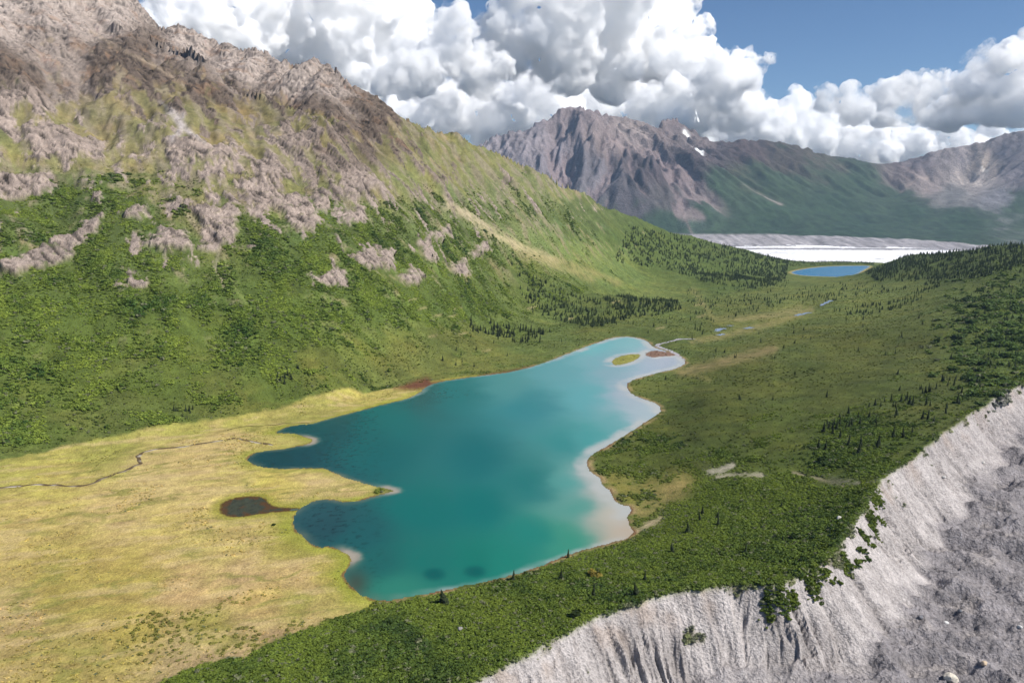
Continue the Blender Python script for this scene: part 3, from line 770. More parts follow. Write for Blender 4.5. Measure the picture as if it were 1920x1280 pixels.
for (a, b, ra, rb) in ((814, 1076, 21, 12), (890, 1071, 21, 11)):
    e = np.exp(-(((PXw - a) / ra) ** 2 + ((PYw - b) / rb) ** 2) ** 2)[..., None]
    wcol = wcol * (1 - .75 * e) + lin((0, 84, 86)) * .75 * e
weed = sst(.1, .35, fbm(X / 7, Y / 4, 3)) * sst(760, 640, PXw) * sst(3, 12, dlake)
weed = weed + sst(.15, .4, fbm(X / 6, Y / 4, 3)) * np.exp(-(((PXw - 820) / 80) ** 2 + ((PYw - 738) / 12) ** 2))
wcol = wcol * (1 - .35 * np.clip(weed, 0, 1)[..., None])
sand = np.exp(-(((PXw - 735) / 26) ** 2 + ((PYw - 917) / 9) ** 2)) + np.exp(-(((PXw - 660) / 22) ** 2 + ((PYw - 1040) / 16) ** 2)) + np.exp(-(((PXw - 580) / 22) ** 2 + ((PYw - 826) / 9) ** 2))
sand = (np.clip(sand * 1.5, 0, 1) * .85 * sst(11, 1, dlake + 3 * fbm(X / 8, Y / 8, 3)))[..., None]
wcol = wcol * (1 - sand) + lin((180, 168, 152)) * sand
dark = np.exp(-(((PXw - 668) / 24) ** 2 + ((PYw - 1092) / 26) ** 2))[..., None] * .8
wcol = wcol * (1 - dark) + lin((84, 72, 60)) * dark
pale_w = sst(.06, .32, wcol[..., :1])
wcol = wcol * (np.array([.42, .66, .60]) * (1 - pale_w) + np.array([.66, .67, .67]) * pale_w)
water_sheet('lake', lm & (dl > -8), 0.0, wcol)
pcol = lin((52, 56, 44)) * (1 + N2[..., None] * .4)
pk = sst(.0, .3, fbm(X / 9, Y / 9, 3) + sst(8, 0, dpond) * .6 - .25)[..., None]
pcol = pcol * (1 - pk) + lin((74, 52, 28)) * pk
water_sheet('pond', dpond > -3, -0.02, pcol)
fcol = np.ones(X.shape + (3,)) * lin((40, 122, 164)) * .66
kf2 = sst(14, 0, dfl)[..., None]
water_sheet('far_lake', dfl > -6, FL_Z, fcol * (1 - .5 * kf2) + lin((150, 150, 130)) * .5 * kf2)

def ribbon(name, pts, width, col, lift=0.12, edge=None):
    p = np.array([hit(*q) for q in pts], float)
    n = 14
    t = np.linspace(0, len(p) - 1, (len(p) - 1) * n + 1)
    q = np.stack([np.interp(t, np.arange(len(p)), p[:, i]) for i in range(2)], -1)
    ker = np.ones(9) / 9
    qq = np.stack([np.convolve(np.pad(q[:, i], 4, mode='edge'), ker, 'valid') for i in range(2)], -1)
    L = np.concatenate([[0], np.cumsum(np.hypot(*np.diff(qq, axis=0).T))])
    qq = qq + np.stack([perlin(L / 14, L * 0 + 1), perlin(L / 14, L * 0 + 6)], -1) * 2.6
    tg = np.gradient(qq, axis=0); tg /= np.linalg.norm(tg, axis=1, keepdims=True) + 1e-9
    nr = np.stack([-tg[:, 1], tg[:, 0]], -1)
    w = width * (1 + .6 * perlin(L / 11, L * 0 + 3))[:, None]
    cols = []
    V = []
    for f in (-1, -.5, 0, .5, 1):
        e = qq + nr * w * f
        V.append(np.column_stack([e, ground(e[:, 0], e[:, 1]) + lift * (1 - abs(f)) + 0.03]))
    V = np.stack(V, 1); m = len(qq)
    V[..., 2] = np.maximum(V[..., 2], V[..., 2].mean(1, keepdims=True))
    ii = np.arange(m * 5).reshape(m, 5)
    Fq = np.stack([ii[:-1, :-1], ii[:-1, 1:], ii[1:, 1:], ii[1:, :-1]], -1).reshape(-1, 4)
    base = np.ones((m, 5, 3)) * lin(col)
    if edge is not None:
        k = sst(-.1, .25, perlin(L / 16, L * 0 + 9))[:, None, None] * np.array([1, 1, .5, .1, 0])[None, :, None]
        base = base * (1 - k) + lin(edge) * k
    me = mesh_np(name, V.reshape(-1, 3), Fq, base.reshape(-1, 3) * .6); me.materials.append(M_WATER)
    return add_obj(name, me, 'structure')
ribbon('stream', [(-40,918),(0,915),(30,913),(60,908),(110,912),(150,912),(180,905),(210,890),(250,877),(266,870),(258,858),(264,849),(295,842),(330,839),(370,834),(402,828),(440,822),(460,826),(490,831),(514,836)], 1.9, (112, 92, 68), .1, (228, 216, 200))
ribbon('stream', [(424,808),(450,800),(490,798),(540,795),(584,793)], .9, (92, 80, 48))
ribbon('stream', [(1284,678),(1262,660),(1225,648),(1262,640),(1306,636)], 3.5, (188, 182, 186))
for pts in ([(1342,622),(1350,616),(1362,617)], [(1366,612),(1376,610)], [(1396,617),(1412,614)], [(1492,593),(1504,589),(1520,586)], [(1540,574),(1550,568),(1560,563)], [(1346,630),(1358,626)]):
    ribbon('brook_pool', pts, 5.0, (150, 168, 190), .3)
print('water', time.time() - T0)

# ------------------------------------------------------------------ far mountains
FAR_COLS = [(300,[(440,6600),(300,8200)]),(600,[(440,6600),(300,8200)]),(850,[(435,6600),(340,7500),(285,8200)]),(900,[(440,6600),(350,7400),(270,8300)]),(940,[(440,6600),(345,7450),(253,8400)]),(985,[(440,6600),(340,7500),(248,8500)]),(1012,[(440,6600),(335,7550),(228,8600)]),
 (1050,[(440,6600),(330,7600),(209,8700)]),(1095,[(440,6600),(320,7700),(203,8800)]),(1125,[(440,6600),(325,7600),(214,8750)]),(1150,[(440,6600),(330,7500),(221,8700)]),(1190,[(440,6600),(350,7200),(263,8100),(232,8800)]),(1218,[(440,6600),(360,7200),(280,8000),(249,9000)]),(1250,[(440,6600),(370,7100),(300,7800),(222,9300)]),
 (1290,[(440,6500),(380,7000),(310,7700),(241,9400)]),(1345,[(440,6500),(390,7000),(330,7700),(266,9300)]),(1400,[(440,6500),(400,7000),(340,7900),(262,9300)]),(1480,[(440,6500),(410,7000),(350,8000),(271,9300)]),(1560,[(440,6500),(415,7100),(360,8000),(291,9400)]),(1610,[(440,6500),(418,7150),(365,8100),(302,9600)]),
 (1660,[(440,6500),(420,7200),(370,8300),(317,9800)]),(1700,[(440,6500),(420,7200),(370,8200),(300,9400)]),(1770,[(440,6500),(425,7000),(370,8000),(279,9300)]),(1830,[(440,6500),(425,7000),(382,7600),(335,8700),(270,9300)]),(1885,[(442,6500),(428,6900),(388,7500),(320,8500),(252,9300)]),(1920,[(445,6500),(430,6900),(390,7400),(300,8500),(245,9300)]),
 (2100,[(445,6500),(400,7200),(235,9300)]),(2500,[(445,6500),(400,7200),(240,9300)])]
FP = np.array([at_y(px, py, Yv) for px, l in FAR_COLS for py, Yv in l] + [at_y(px, 452, 6150) for px in (300,700,1000,1300,1600,1900,2400)])
FARF = tps(FP[:, :2], FP[:, 2], 1e-3)
NA2, NR2 = 760, 230
A2 = np.linspace(math.radians(-30), math.radians(46), NA2)
R2 = np.concatenate([np.linspace(6150, 6700, 30, endpoint=False), np.linspace(6700, 11500, NR2 - 30)])
B2, Q2 = np.meshgrid(A2, R2)
X2 = Q2 * np.sin(B2); Y2 = Q2 * np.cos(B2)
Z2 = FARF(X2, Y2)
rg = np.array(sorted([azr(at_y(px, *l[-1])) for px, l in FAR_COLS]))
rr2 = np.interp(A2, rg[:, 0], rg[:, 1])
zr2 = FARF(rr2 * np.sin(A2), rr2 * np.cos(A2))
o2 = Q2 - rr2[None]
Z2 = np.where(o2 > 0, zr2[None] - o2 * .55, Z2)
P2X, P2Y = to_px(X2, Y2, Z2)
g_r = np.gradient(Z2, axis=0) / np.gradient(Q2, axis=0); g_a = np.gradient(Z2, axis=1) / (Q2 * (A2[1] - A2[0]))
g2x = g_r * np.sin(B2) + g_a * np.cos(B2); g2y = g_r * np.cos(B2) - g_a * np.sin(B2)
w2x = fbm(X2 / 1300, Y2 / 1300, 4); w2y = fbm(X2 / 1300 + 9, Y2 / 1300, 4)
e1 = gullies(X2 + w2x * 120, Y2 + w2y * 120, g2x, g2y, 1000, 5, 1.2, .5)
e2 = gullies(X2, Y2, g2x, g2y, 230, 4, 1.1, .55)
hgt = sst(-30, 500, Z2); steep = sst(.12, .4, np.hypot(g2x, g2y))
rugged = (1.0 - .5 * sst(1250, 1480, P2X)) * hgt
tap = 1 - .72 * np.exp(-(np.minimum(o2, 0) / 420) ** 2) - .0
Z2 = Z2 + rugged * steep * (e1 * 215 * tap + e2 * 62 * np.sqrt(tap)) + (ridged(X2 / 420 + w2x, Y2 / 420, 5, .55) - .58) * 60 * rugged * sst(250, 800, Z2) + (ridged(X2 / 170 + 5, Y2 / 300, 4, .55) - .6) * 75 * sst(250, 900, Z2) * (1 - .55 * sst(1330, 1420, P2X))
Z2 = Z2 + fbm(X2 / 500, Y2 / 500, 4) * 26 * (1 - .5 * hgt) + fbm(X2 / 90, Y2 / 120, 3) * 10
# moraine wall at the foot
Z2 = np.maximum(Z2, -160)
Z2 = np.where(Z2 < -40, np.maximum(Z2, -112), Z2)
Z2[:26] = np.minimum(Z2[:26], (-106 + 74 * sst(.1, .8, (np.arange(26) / 26)[:, None] + .18 * fbm(X2[:26] / 160, Y2[:26] / 900, 3) - .1)))
FS = [(930,300,(178,166,164),0),(1000,270,(172,160,158),0),(1090,230,(168,150,144),0),(1050,300,(166,154,154),0),(1150,260,(176,156,146),0),(1190,240,(182,164,152),0),(1120,330,(140,132,132),.1),(960,360,(120,118,118),.25),(1020,390,(104,112,100),.5),(1090,400,(96,108,92),.6),(1190,300,(106,94,92),0),
 (1230,330,(112,98,96),.05),(1260,370,(112,104,98),.25),(1180,380,(112,104,104),.25),(1300,410,(86,104,84),.65),(1250,425,(78,98,80),.75),(1260,245,(150,132,124),0),(1310,260,(140,124,116),0),(1320,300,(106,92,90),.05),(1400,290,(104,86,80),.1),(1340,360,(84,98,78),.6),(1400,340,(92,96,70),.55),(1480,300,(104,92,78),.3),
 (1460,350,(84,98,66),.85),(1560,310,(104,98,80),.45),(1600,340,(80,94,64),.85),(1560,380,(66,86,60),1),(1450,400,(68,88,62),1),(1450,430,(56,76,58),1),(1700,400,(62,82,58),1),(1800,420,(58,78,56),1),(1600,430,(56,76,58),1),(1700,320,(150,132,124),.05),(1740,340,(160,144,134),.0),(1720,310,(122,110,108),0),(1800,300,(150,138,132),0),
 (1840,310,(196,176,156),0),(1830,330,(186,172,160),0),(1780,360,(128,124,118),.1),(1880,290,(104,98,100),0),(1900,330,(142,132,130),0),(1870,370,(132,128,128),.05),(1910,380,(76,90,70),.8),(1680,370,(84,96,70),.8)]
c2 = idw(P2X + w2x * 25, P2Y + w2y * 14, [(q[0], q[1]) for q in FS], [list(lin(q[2])) + [q[3]] for q in FS], 16, 1.5)
veg2 = c2[..., 3].astype(float); c2 = c2[..., :3].astype(float)
n2 = fbm(X2 / 120, Y2 / 120, 4)
vm = sst(-.12, .12, fbm(X2 / 260, Y2 / 260, 5, .6) * .6 + e1 * .25 + (veg2 - .5) * 1.0)
chute = sst(.15, -.45, e1 + .35 * e2 + .15 * n2) * steep * sst(-20, 120, Z2) * sst(1420, 1300, P2X)
fine2 = fbm(X2 / 55, Y2 / 90, 3, .6)
g2 = lin((66, 88, 58)) * (1 + .5 * n2 + .9 * fine2 + .4 * fbm(X2 / 420, Y2 / 420, 3))[..., None]
c2 = c2 * (1 + .3 * n2 + .45 * e2 - .15 * e1)[..., None]
c2 = c2 * (1 - .6 * vm[..., None] * (veg2 > .04)[..., None]) + g2 * .6 * vm[..., None] * (veg2 > .04)[..., None]
ck = (sst(.25, .9, chute) * .75 * sst(225, 300, P2Y))[..., None]
c2 = c2 * (1 - ck) + lin((176, 154, 148)) * ck
def far_line(pts, w, col, k=1.0):
    global c2
    d, _, _ = seg_dist(P2X + w2x * 6, P2Y + w2y * 4, np.array(pts, float), False)
    e = (np.exp(-(d / w) ** 2) * k)[..., None]
    c2 = c2 * (1 - e) + lin(col) * e
far_line([(1398,351),(1425,362),(1462,380)], 5, (184, 168, 156))
far_line([(1278,385),(1290,420),(1300,440)], 2.2, (170, 150, 140), .7)
far_line([(1680,370),(1770,400),(1850,410),(1920,430)], 0.1, (120, 120, 120), 0)
far_line([(1690,355),(1740,330)], 3, (180, 160, 145), .7)
grey_m = (sst(-36, -52, Z2) * (Q2 < 6900))[..., None]
c2 = c2 * (1 - grey_m) + lin((190, 182, 178)) * (1 + .8 * fbm(X2 / 45, Y2 / 400, 3)[..., None]) * grey_m
c2 = c2 * (np.array([.47, .485, .52]) * (1 + .35 * sst(1690, 1720, P2X) * (1 - vm))[..., None])
far_line([(1272,266),(1296,276),(1316,286)], 3.2, (240, 240, 240)); far_line([(1283,246),(1291,254)], 2.5, (244, 244, 244)); far_line([(1842,316),(1850,322)], 2, (236, 226, 214))
c2 = np.clip(c2, .004, .9)
V2 = np.stack([X2, Y2, Z2], -1)
id2 = np.arange(NR2 * NA2).reshape(NR2, NA2)
q2 = np.stack([id2[:-1, :-1], id2[:-1, 1:], id2[1:, 1:], id2[1:, :-1]], -1)
t1 = np.gradient(V2, axis=1); t2 = np.gradient(V2, axis=0); nn = np.cross(t1, t2); nn /= np.linalg.norm(nn, axis=-1, keepdims=True); nn[nn[..., 2] < 0] *= -1
split = at_y(1672, 370, 8000); saz = math.atan2(split[0], split[1])
colm = (A2[:-1] < saz)
for nm, m in (('far_mountain', colm), ('far_mountain', ~colm)):
    q = q2[:, m].reshape(-1, 4); u, inv = np.unique(q, return_inverse=True)
    me = mesh_np(nm, V2.reshape(-1, 3)[u], inv.reshape(-1, 4), c2.reshape(-1, 3)[u], {'rock': 1 - vm.ravel()[u]}, True, nn.reshape(-1, 3)[u])
    me.materials.append(M_FAR); add_obj(nm, me, 'structure')
# glacier ice in the far valley
ga_ = np.linspace(math.radians(-12), math.radians(46), 420); gr_ = np.linspace(3300, 6450, 150)
GA2, GR2 = np.meshgrid(ga_, gr_)
xg = GR2 * np.sin(GA2); yg = GR2 * np.cos(GA2)
zg = -112 + fbm(xg / 220, yg / 90, 5, .6) * 9 + ridged(xg / 130, yg / 50, 4) * 7
pgx, pgy = to_px(xg, yg, zg)
dirt = sst(.0, 1, np.exp(-((pgy - 466 - (pgx - 1340) * .003) / 1.6) ** 2) * sst(1330, 1360, pgx) * 1.4 + sst(1780, 1860, pgx + (pgy - 475) * 3 + fbm(xg / 200, yg / 100, 3) * 40) * 1.0 + sst(459.5, 457, pgy + fbm(xg / 300, yg / 900, 3) * 2))
dirt = np.where((pgx > 1700) & (pgy < 470), np.maximum(dirt, sst(1700, 1840, pgx)), dirt)
cg = lin((238, 238, 240)) * (1 + .05 * fbm(xg / 60, yg / 40, 3) - .45 * sst(.12, .4, fbm(xg / 700, yg / 60 + 3, 4, .6)))[..., None]
cg = cg * (1 - dirt[..., None]) + lin((160, 156, 158)) * (1 + .25 * fbm(xg / 60, yg / 30, 3)[..., None]) * dirt[..., None]
ig = np.arange(xg.size).reshape(xg.shape)
me = mesh_np('glacier', np.stack([xg, yg, zg], -1).reshape(-1, 3), np.stack([ig[:-1, :-1], ig[:-1, 1:], ig[1:, 1:], ig[1:, :-1]], -1).reshape(-1, 4), np.clip(cg * np.where(dirt > .5, .62, .95)[..., None], 0, .92).reshape(-1, 3), {'rock': dirt.ravel() * .3})
me.materials.append(M_FAR); add_obj('glacier', me, 'structure')
print('far', time.time() - T0)

# ------------------------------------------------------------------ vegetation
rng = np.random.default_rng(11)
PXv, PYv = to_px(X, Y, Z)
VIS = EL >= np.maximum.accumulate(EL, axis=0) - 0.004
AREA = dR * dA * np.sqrt(1 + np.minimum(gn, 1.2) ** 2)
def sample(weight, n):
    w = (weight * AREA).ravel(); w[w < 0] = 0
    c = np.cumsum(w); c /= c[-1]
    i = np.searchsorted(c, rng.random(n))
    ir, ia = np.unravel_index(np.minimum(i, X.size - 1), X.shape)
    r = R[ir] * np.exp((rng.random(n) - .5) * math.log(R[1] / R[0])); a = A[ia] + (rng.random(n) - .5) * (A[1] - A[0])
    x = r * np.sin(a); y = r * np.cos(a)
    return x, y, ground(x, y), ir, ia
def leaf_mat(name, attr_inst, base):
    m, n, b = new_mat(name)
    if attr_inst:
        at = n.nodes.new('ShaderNodeAttribute'); at.attribute_type = 'INSTANCER'; at.attribute_name = 'tint'
        src = at.outputs['Color']
    else:
        oi = n.nodes.new('ShaderNodeObjectInfo')
        hs = n.nodes.new('ShaderNodeHueSaturation'); hs.inputs['Color'].default_value = (*base, 1)
        v = math_node(n, 'MULTIPLY', oi.outputs['Random'], .6); v = math_node(n, 'ADD', v, .7)
        n.links.new(v, hs.inputs['Value']); src = hs.outputs[0]
    n.links.new(src, b.inputs['Base Color'])
    b.inputs['Roughness'].default_value = .8; b.inputs['Specular IOR Level'].default_value = .15
    tr = n.nodes.new('ShaderNodeBsdfTranslucent'); n.links.new(src, tr.inputs[0])
    mx = n.nodes.new('ShaderNodeMixShader'); mx.inputs[0].default_value = .3
    n.links.new(b.outputs[0], mx.inputs[1]); n.links.new(tr.outputs[0], mx.inputs[2])
    n.links.new(mx.outputs[0], n.nodes['Material Output'].inputs['Surface'])
    return m
M_LEAF = leaf_mat('shrub_leaves', True, None)
M_NEEDLE_I = leaf_mat('spruce_needles_in_forest', True, None)
M_NEEDLE = leaf_mat('spruce_needles', False, tuple(lin((52, 62, 38))))
M_BARK, _n, _b = new_mat('bark'); _b.inputs['Base Color'].default_value = (*lin((92, 78, 64)), 1); _b.inputs['Roughness'].default_value = .9
def shrub_mesh(seed, leaves=46):
    q = np.random.default_rng(seed); V = []; Fc = []
    lobes = [(q.normal(0, .28), q.normal(0, .28), .45 + q.random() * .3, .38 + q.random() * .22) for _ in range(5)]
    for k in range(leaves):
        cx, cy_, cz, cr = lobes[k % 5]
        d = q.normal(size=3); d /= np.linalg.norm(d); d[2] = abs(d[2]) * 1.1 - .25
        c = np.array([cx, cy_, cz]) + d * cr * (.75 + .3 * q.random())
        nrm = d + q.normal(0, .35, 3); nrm /= np.linalg.norm(nrm)
        u = np.cross(nrm, q.normal(size=3)); u /= np.linalg.norm(u); v = np.cross(nrm, u)
        sz = .16 + .14 * q.random(); b = len(V)
        for i, (a1, a2) in enumerate(((-1, -.7), (.9, -1), (1.1, .8), (-.8, 1.1))):
            V.append(c + u * sz * a1 + v * sz * a2)
        Fc.append([b, b + 1, b + 2, b + 3])
    return np.array(V), np.array(Fc)
def spruce_parts(seed, tiers=13, width=.17):
    """unit-height spruce: needle whorls and trunk"""
    q = np.random.default_rng(seed); V = []; Fc = []
    lean = q.normal(0, .015, 2)
    for t in range(tiers):
        f = t / (tiers - 1)
        z = .10 + .86 * f
        rad = width * (1 - f) ** .8 * (.85 + .35 * q.random()) + .018
        nb = 8 if f < .6 else 6
        for k in range(nb):
            if q.random() < .1: continue
            a = 2 * PI * (k + q.random() * .8) / nb; rr = rad * (.7 + .5 * q.random())
            dx, dy = math.cos(a), math.sin(a); ox, oy = lean * z * 4
            drop = rr * .55 + .02
            w = rr * .42 + .012
            b = len(V)
            V += [(ox, oy, z + .045), (ox + dx * rr * .6 - dy * w, oy + dy * rr * .6 + dx * w, z - drop * .45), (ox + dx * rr, oy + dy * rr, z - drop), (ox + dx * rr * .6 + dy * w, oy + dy * rr * .6 - dx * w, z - drop * .45)]
            Fc += [[b, b + 1, b + 2], [b, b + 2, b + 3]]
    b = len(V); ox, oy = lean * 4
    V += [(ox - .012, oy, .93), (ox + .012, oy - .01, .93), (ox, oy + .012, .93), (ox, oy, 1.0)]
    Fc += [[b, b + 1, b + 3], [b + 1, b + 2, b + 3], [b + 2, b, b + 3]]
    T = []; TF = []
    for (z, r) in ((-.03, .022), (.3, .016), (.9, .004)):
        for k in range(6):
            a = 2 * PI * k / 6; T.append((lean[0] * z * 4 + math.cos(a) * r, lean[1] * z * 4 + math.sin(a) * r, z))
    for j in range(2):
        for k in range(6):
            p = j * 6 + k; q2_ = j * 6 + (k + 1) % 6
            TF.append([p, q2_, q2_ + 6, p + 6])
    return np.array(V), np.array(Fc), np.array(T), np.array(TF)

def instancer(name, protos, pts, scale, zs, rot, tint, label, cat=None):
    """one object of scattered plants"""
    pc = bpy.data.collections.new(name + '_kinds')
    for k, (me) in enumerate(protos):
        pc.objects.link(bpy.data.objects.new('%s_kind_%d' % (name, k), me))
    me = bpy.data.meshes.new(name); n = len(pts)
    me.vertices.add(n); me.vertices.foreach_set('co', np.ascontiguousarray(pts, np.float32).ravel())
    a = me.attributes.new('scl', 'FLOAT_VECTOR', 'POINT'); a.data.foreach_set('vector', np.ascontiguousarray(np.stack([scale, scale, zs], -1), np.float32).ravel())
    a = me.attributes.new('rotv', 'FLOAT_VECTOR', 'POINT'); a.data.foreach_set('vector', np.ascontiguousarray(rot, np.float32).ravel())
    a = me.attributes.new('tint', 'FLOAT_COLOR', 'POINT'); a.data.foreach_set('color', np.ascontiguousarray(np.column_stack([tint, np.ones(n)]), np.float32).ravel())
    a = me.attributes.new('pick', 'INT', 'POINT'); a.data.foreach_set('value', rng.integers(0, len(protos), n).astype(np.int32))
    me.update()
    o = add_obj(name, me, 'stuff', label, cat)
    g = bpy.data.node_groups.new(name, 'GeometryNodeTree')
    g.interface.new_socket('Geometry', in_out='INPUT', socket_type='NodeSocketGeometry'); g.interface.new_socket('Geometry', in_out='OUTPUT', socket_type='NodeSocketGeometry')
    i = g.nodes.new('NodeGroupInput'); ou = g.nodes.new('NodeGroupOutput')
    ci_ = g.nodes.new('GeometryNodeCollectionInfo'); ci_.inputs['Collection'].default_value = pc; ci_.inputs['Separate Children'].default_value = True; ci_.inputs['Reset Children'].default_value = True
    ip = g.nodes.new('GeometryNodeInstanceOnPoints'); ip.inputs['Pick Instance'].default_value = True
    def named(nm, t):
        x = g.nodes.new('GeometryNodeInputNamedAttribute'); x.data_type = t; x.inputs[0].default_value = nm
        return x.outputs['Attribute']
    L = g.links.new
    L(i.outputs[0], ip.inputs['Points']); L(ci_.outputs[0], ip.inputs['Instance']); L(named('pick', 'INT'), ip.inputs['Instance Index'])
    L(named('rotv', 'FLOAT_VECTOR'), ip.inputs['Rotation']); L(named('scl', 'FLOAT_VECTOR'), ip.inputs['Scale']); L(ip.outputs[0], ou.inputs[0])
    md = o.modifiers.new('scatter', 'NODES'); md.node_group = g
    return o
SHRUBS = []
for k in range(5):
    v, f = shrub_mesh(k + 50); me = mesh_np('shrub_clump', v, f, smooth=False); me.materials.append(M_LEAF); SHRUBS.append(me)
def scrub(name, weight, n, lo, hi_s, label, dark=(88, 110, 44), light=(154, 170, 70), hz=.72, own=.35):
    x, y, z, ir, ia = sample(weight, n)
    sc_ = lo + (hi_s - lo) * rng.random(n) ** 1.6
    fu_ = x * .86 + y * .5; fv_ = -x * .5 + y * .86
    pt = fbm(fu_ / 60 + 4, fv_ / 130, 4, .6)
    t = np.clip(.5 + .6 * fbm(x / 16, y / 16, 3) + 1.7 * pt + rng.normal(0, .2, n), -.35, 1.25)[:, None]
    sc_ = sc_ * np.clip(1 - pt * 1.2, .5, 1.7)
    tint = np.clip(lin(dark) * (1 - t) + lin(light) * t, .015, 1)
    gcl = C[ir, ia]
    tint = tint * (1 - own) + gcl * own / .5 * rng.uniform(.7, 1.25, n)[:, None]
    grey = (rng.random(n) < .06)[:, None]
    tint = np.where(grey, lin((120, 124, 92)), tint)
    rot = np.column_stack([rng.normal(0, .12, n), rng.normal(0, .12, n), rng.random(n) * 6.28])
    instancer(name, SHRUBS, np.column_stack([x, y, z - .12 * sc_]), sc_, sc_ * (hz * (.7 + .5 * rng.random(n))), rot, tint, label)
infr = (PXv > -250) & (PXv < 2170) & (PYv < 1450) & VIS
clump = sst(-.1, .3, fbm(X / 40, Y / 40, 3))
scrub('alder_thicket', shrubD * (cls == 0) * infr * sst(2600, 1800, RR) * (.12 + clump) * sst(-.28, .05, fbm(fu / 45 + 14, fv / 75, 4, .6)), 64000, 1.0, 3.6, 'green alder thickets covering the lower left mountainside')
scrub('moraine_scrub', shrubD * ((cls == 2) | (cls == 3)) * infr * (shrubP > .3) * sst(1150, 800, RR) * (PXv > 250), 60000, .8, 2.1, 'low leafy scrub between the lake and the moraine edge', (68, 88, 34), (122, 138, 52))
scrub('valley_scrub', (.15 * bare_ + shrubD) * (cls == 2) * infr * (shrubP < .6) * (dlake < -6) * (dfl < -12) * sst(2800, 1500, RR), 42000, .6, 1.5, 'scattered low willow scrub on the valley floor', (74, 88, 38), (108, 120, 52), own=.85)
mdw = sst(0, 6, dmead) * (tuft > .3) * sst(1090, 1150, PYv) * infr * sst(1260, 1180, PYv) * sst(200, 330, PXv)
crw = sst(1400, 1440, PXv) * sst(1665, 1640, PXv) * sst(-16, -8, ss) * sst(13, 6, ss + fbm(X / 9, Y / 9, 3) * 9) * (PYv > 890) * infr
scrub('crest_thicket', crw * sst(-.05, .25, fbm(X / 14, Y / 14, 3)), 1700, 1.0, 2.6, 'leafy thicket spilling over the moraine crest', (66, 84, 34), (112, 126, 48), own=.0)
scrub('slope_scrub', (cls == 0) * infr * (1 - sst(.2, .5, rockm)) * sst(330, 200, Z) * sst(2400, 1700, RR) * bare_, 34000, .7, 1.9, 'low mixed scrub filling the gaps between the alders', own=.75)
scrub('meadow_sedge', sst(2, 9, dmead) * (tuft > .05) * infr * (dlake < -4) * (dpond < -3), 9000, .35, .85, 'short sedge tufts over the yellow meadow', (140, 136, 60), (170, 158, 84), own=.9)
scrub('meadow_tussocks', mdw, 1500, .5, 1.3, 'dark green tussocks dotted over the lower meadow edge', (84, 92, 36), (120, 126, 50))
hillw = np.exp(-(((PXv - 1870) / 70) ** 2 + ((PYv - 640) / 70) ** 2)) * sst(-.05, .2, fbm(X / 30, Y / 30, 3)) * infr
scrub('hill_thicket', hillw, 1500, 2.5, 6.0, 'rounded dark green thickets on the right hill', (56, 80, 40), (96, 120, 60))

# spruces
STANDS = [('far_stand', [(960,495),(1000,520),(1060,545),(1110,562),(1180,553),(1250,560),(1290,575),(1240,590),(1180,600),(1110,615),(1050,602),(1000,588),(975,545)], 950, 8, 14),
      ('shore_stand', [(880,600),(905,600),(960,612),(1010,618),(1040,638),(1020,650),(960,640),(900,625),(878,620)], 92, 9, 14),
      ('far_flat', [(850,560),(960,590),(1100,615),(1300,540),(1330,640),(1150,622),(1000,662),(860,695),(800,685)], 60, 6, 10),
      ('spur', [(1180,425),(1290,445),(1400,470),(1480,490),(1475,520),(1440,545),(1320,530),(1230,500),(1200,500),(1150,490)], 2500, 9, 15),
      ('lake_rim', [(1480,486),(1640,488),(1640,496),(1480,500)], 420, 6, 9),
      ('right_wood', [(1620,512),(1700,480),(1800,468),(1925,453),(1925,512),(1800,524),(1720,528),(1650,528)], 1700, 8, 14),
      ('ridge_band', [(1560,585),(1600,575),(1690,560),(1745,528),(1770,532),(1710,572),(1640,590),(1570,592)], 150, 7, 11),
      ('lake_band', [(1480,548),(1560,530),(1660,530),(1720,540),(1600,560),(1520,570),(1470,565)], 130, 7, 11),
      ('brook_flat', [(1280,540),(1480,525),(1470,570),(1340,610),(1300,640)], 280, 6, 11),
      ('right_flat', [(1330,640),(1500,600),(1650,590),(1800,560),(1900,560),(1900,720),(1700,780),(1500,720),(1330,705)], 40, 6, 9.5),
      ('rim_group', [(1545,795),(1600,770),(1690,745),(1790,700),(1880,700),(1720,815),(1660,850),(1580,860),(1545,850)], 66, 6.5, 12),
      ('right_hill', [(1780,560),(1920,520),(1925,705),(1850,695)], 190, 5, 9),
      ('slope_patch', [(505,688),(560,690),(552,722),(520,728)], 12, 6, 9),
      ('foot_patch', [(320,768),(370,766),(362,786),(325,787)], 10, 5, 8)]
AREA_NAME = {'shore_stand': ('stand above left shore', 'spruces of the stand above the left shore'), 'far_flat': ('scattered flat behind lake', 'spruces scattered behind the lake'),
 'right_flat': ('open ground right of lake', 'lone spruces on the open right valley'), 'rim_group': ('group near moraine edge', 'spruces near the moraine edge'),
 'slope_patch': ('dark patch on left slope', 'spruces of the dark slope patch'), 'foot_patch': ('dark patch above meadow edge', 'spruces of the patch at the meadow edge')}
ORD = 'first second third fourth fifth sixth seventh eighth ninth tenth eleventh twelfth thirteenth fourteenth fifteenth sixteenth seventeenth eighteenth nineteenth'.split()
def ordinal(k):
    if k <= 19: return ORD[k - 1]
    t, u = divmod(k, 10); T = {2: ('twentieth', 'twenty'), 3: ('thirtieth', 'thirty'), 4: ('fortieth', 'forty')}[t]
    return T[0] if u == 0 else T[1] + '-' + ORD[u - 1]
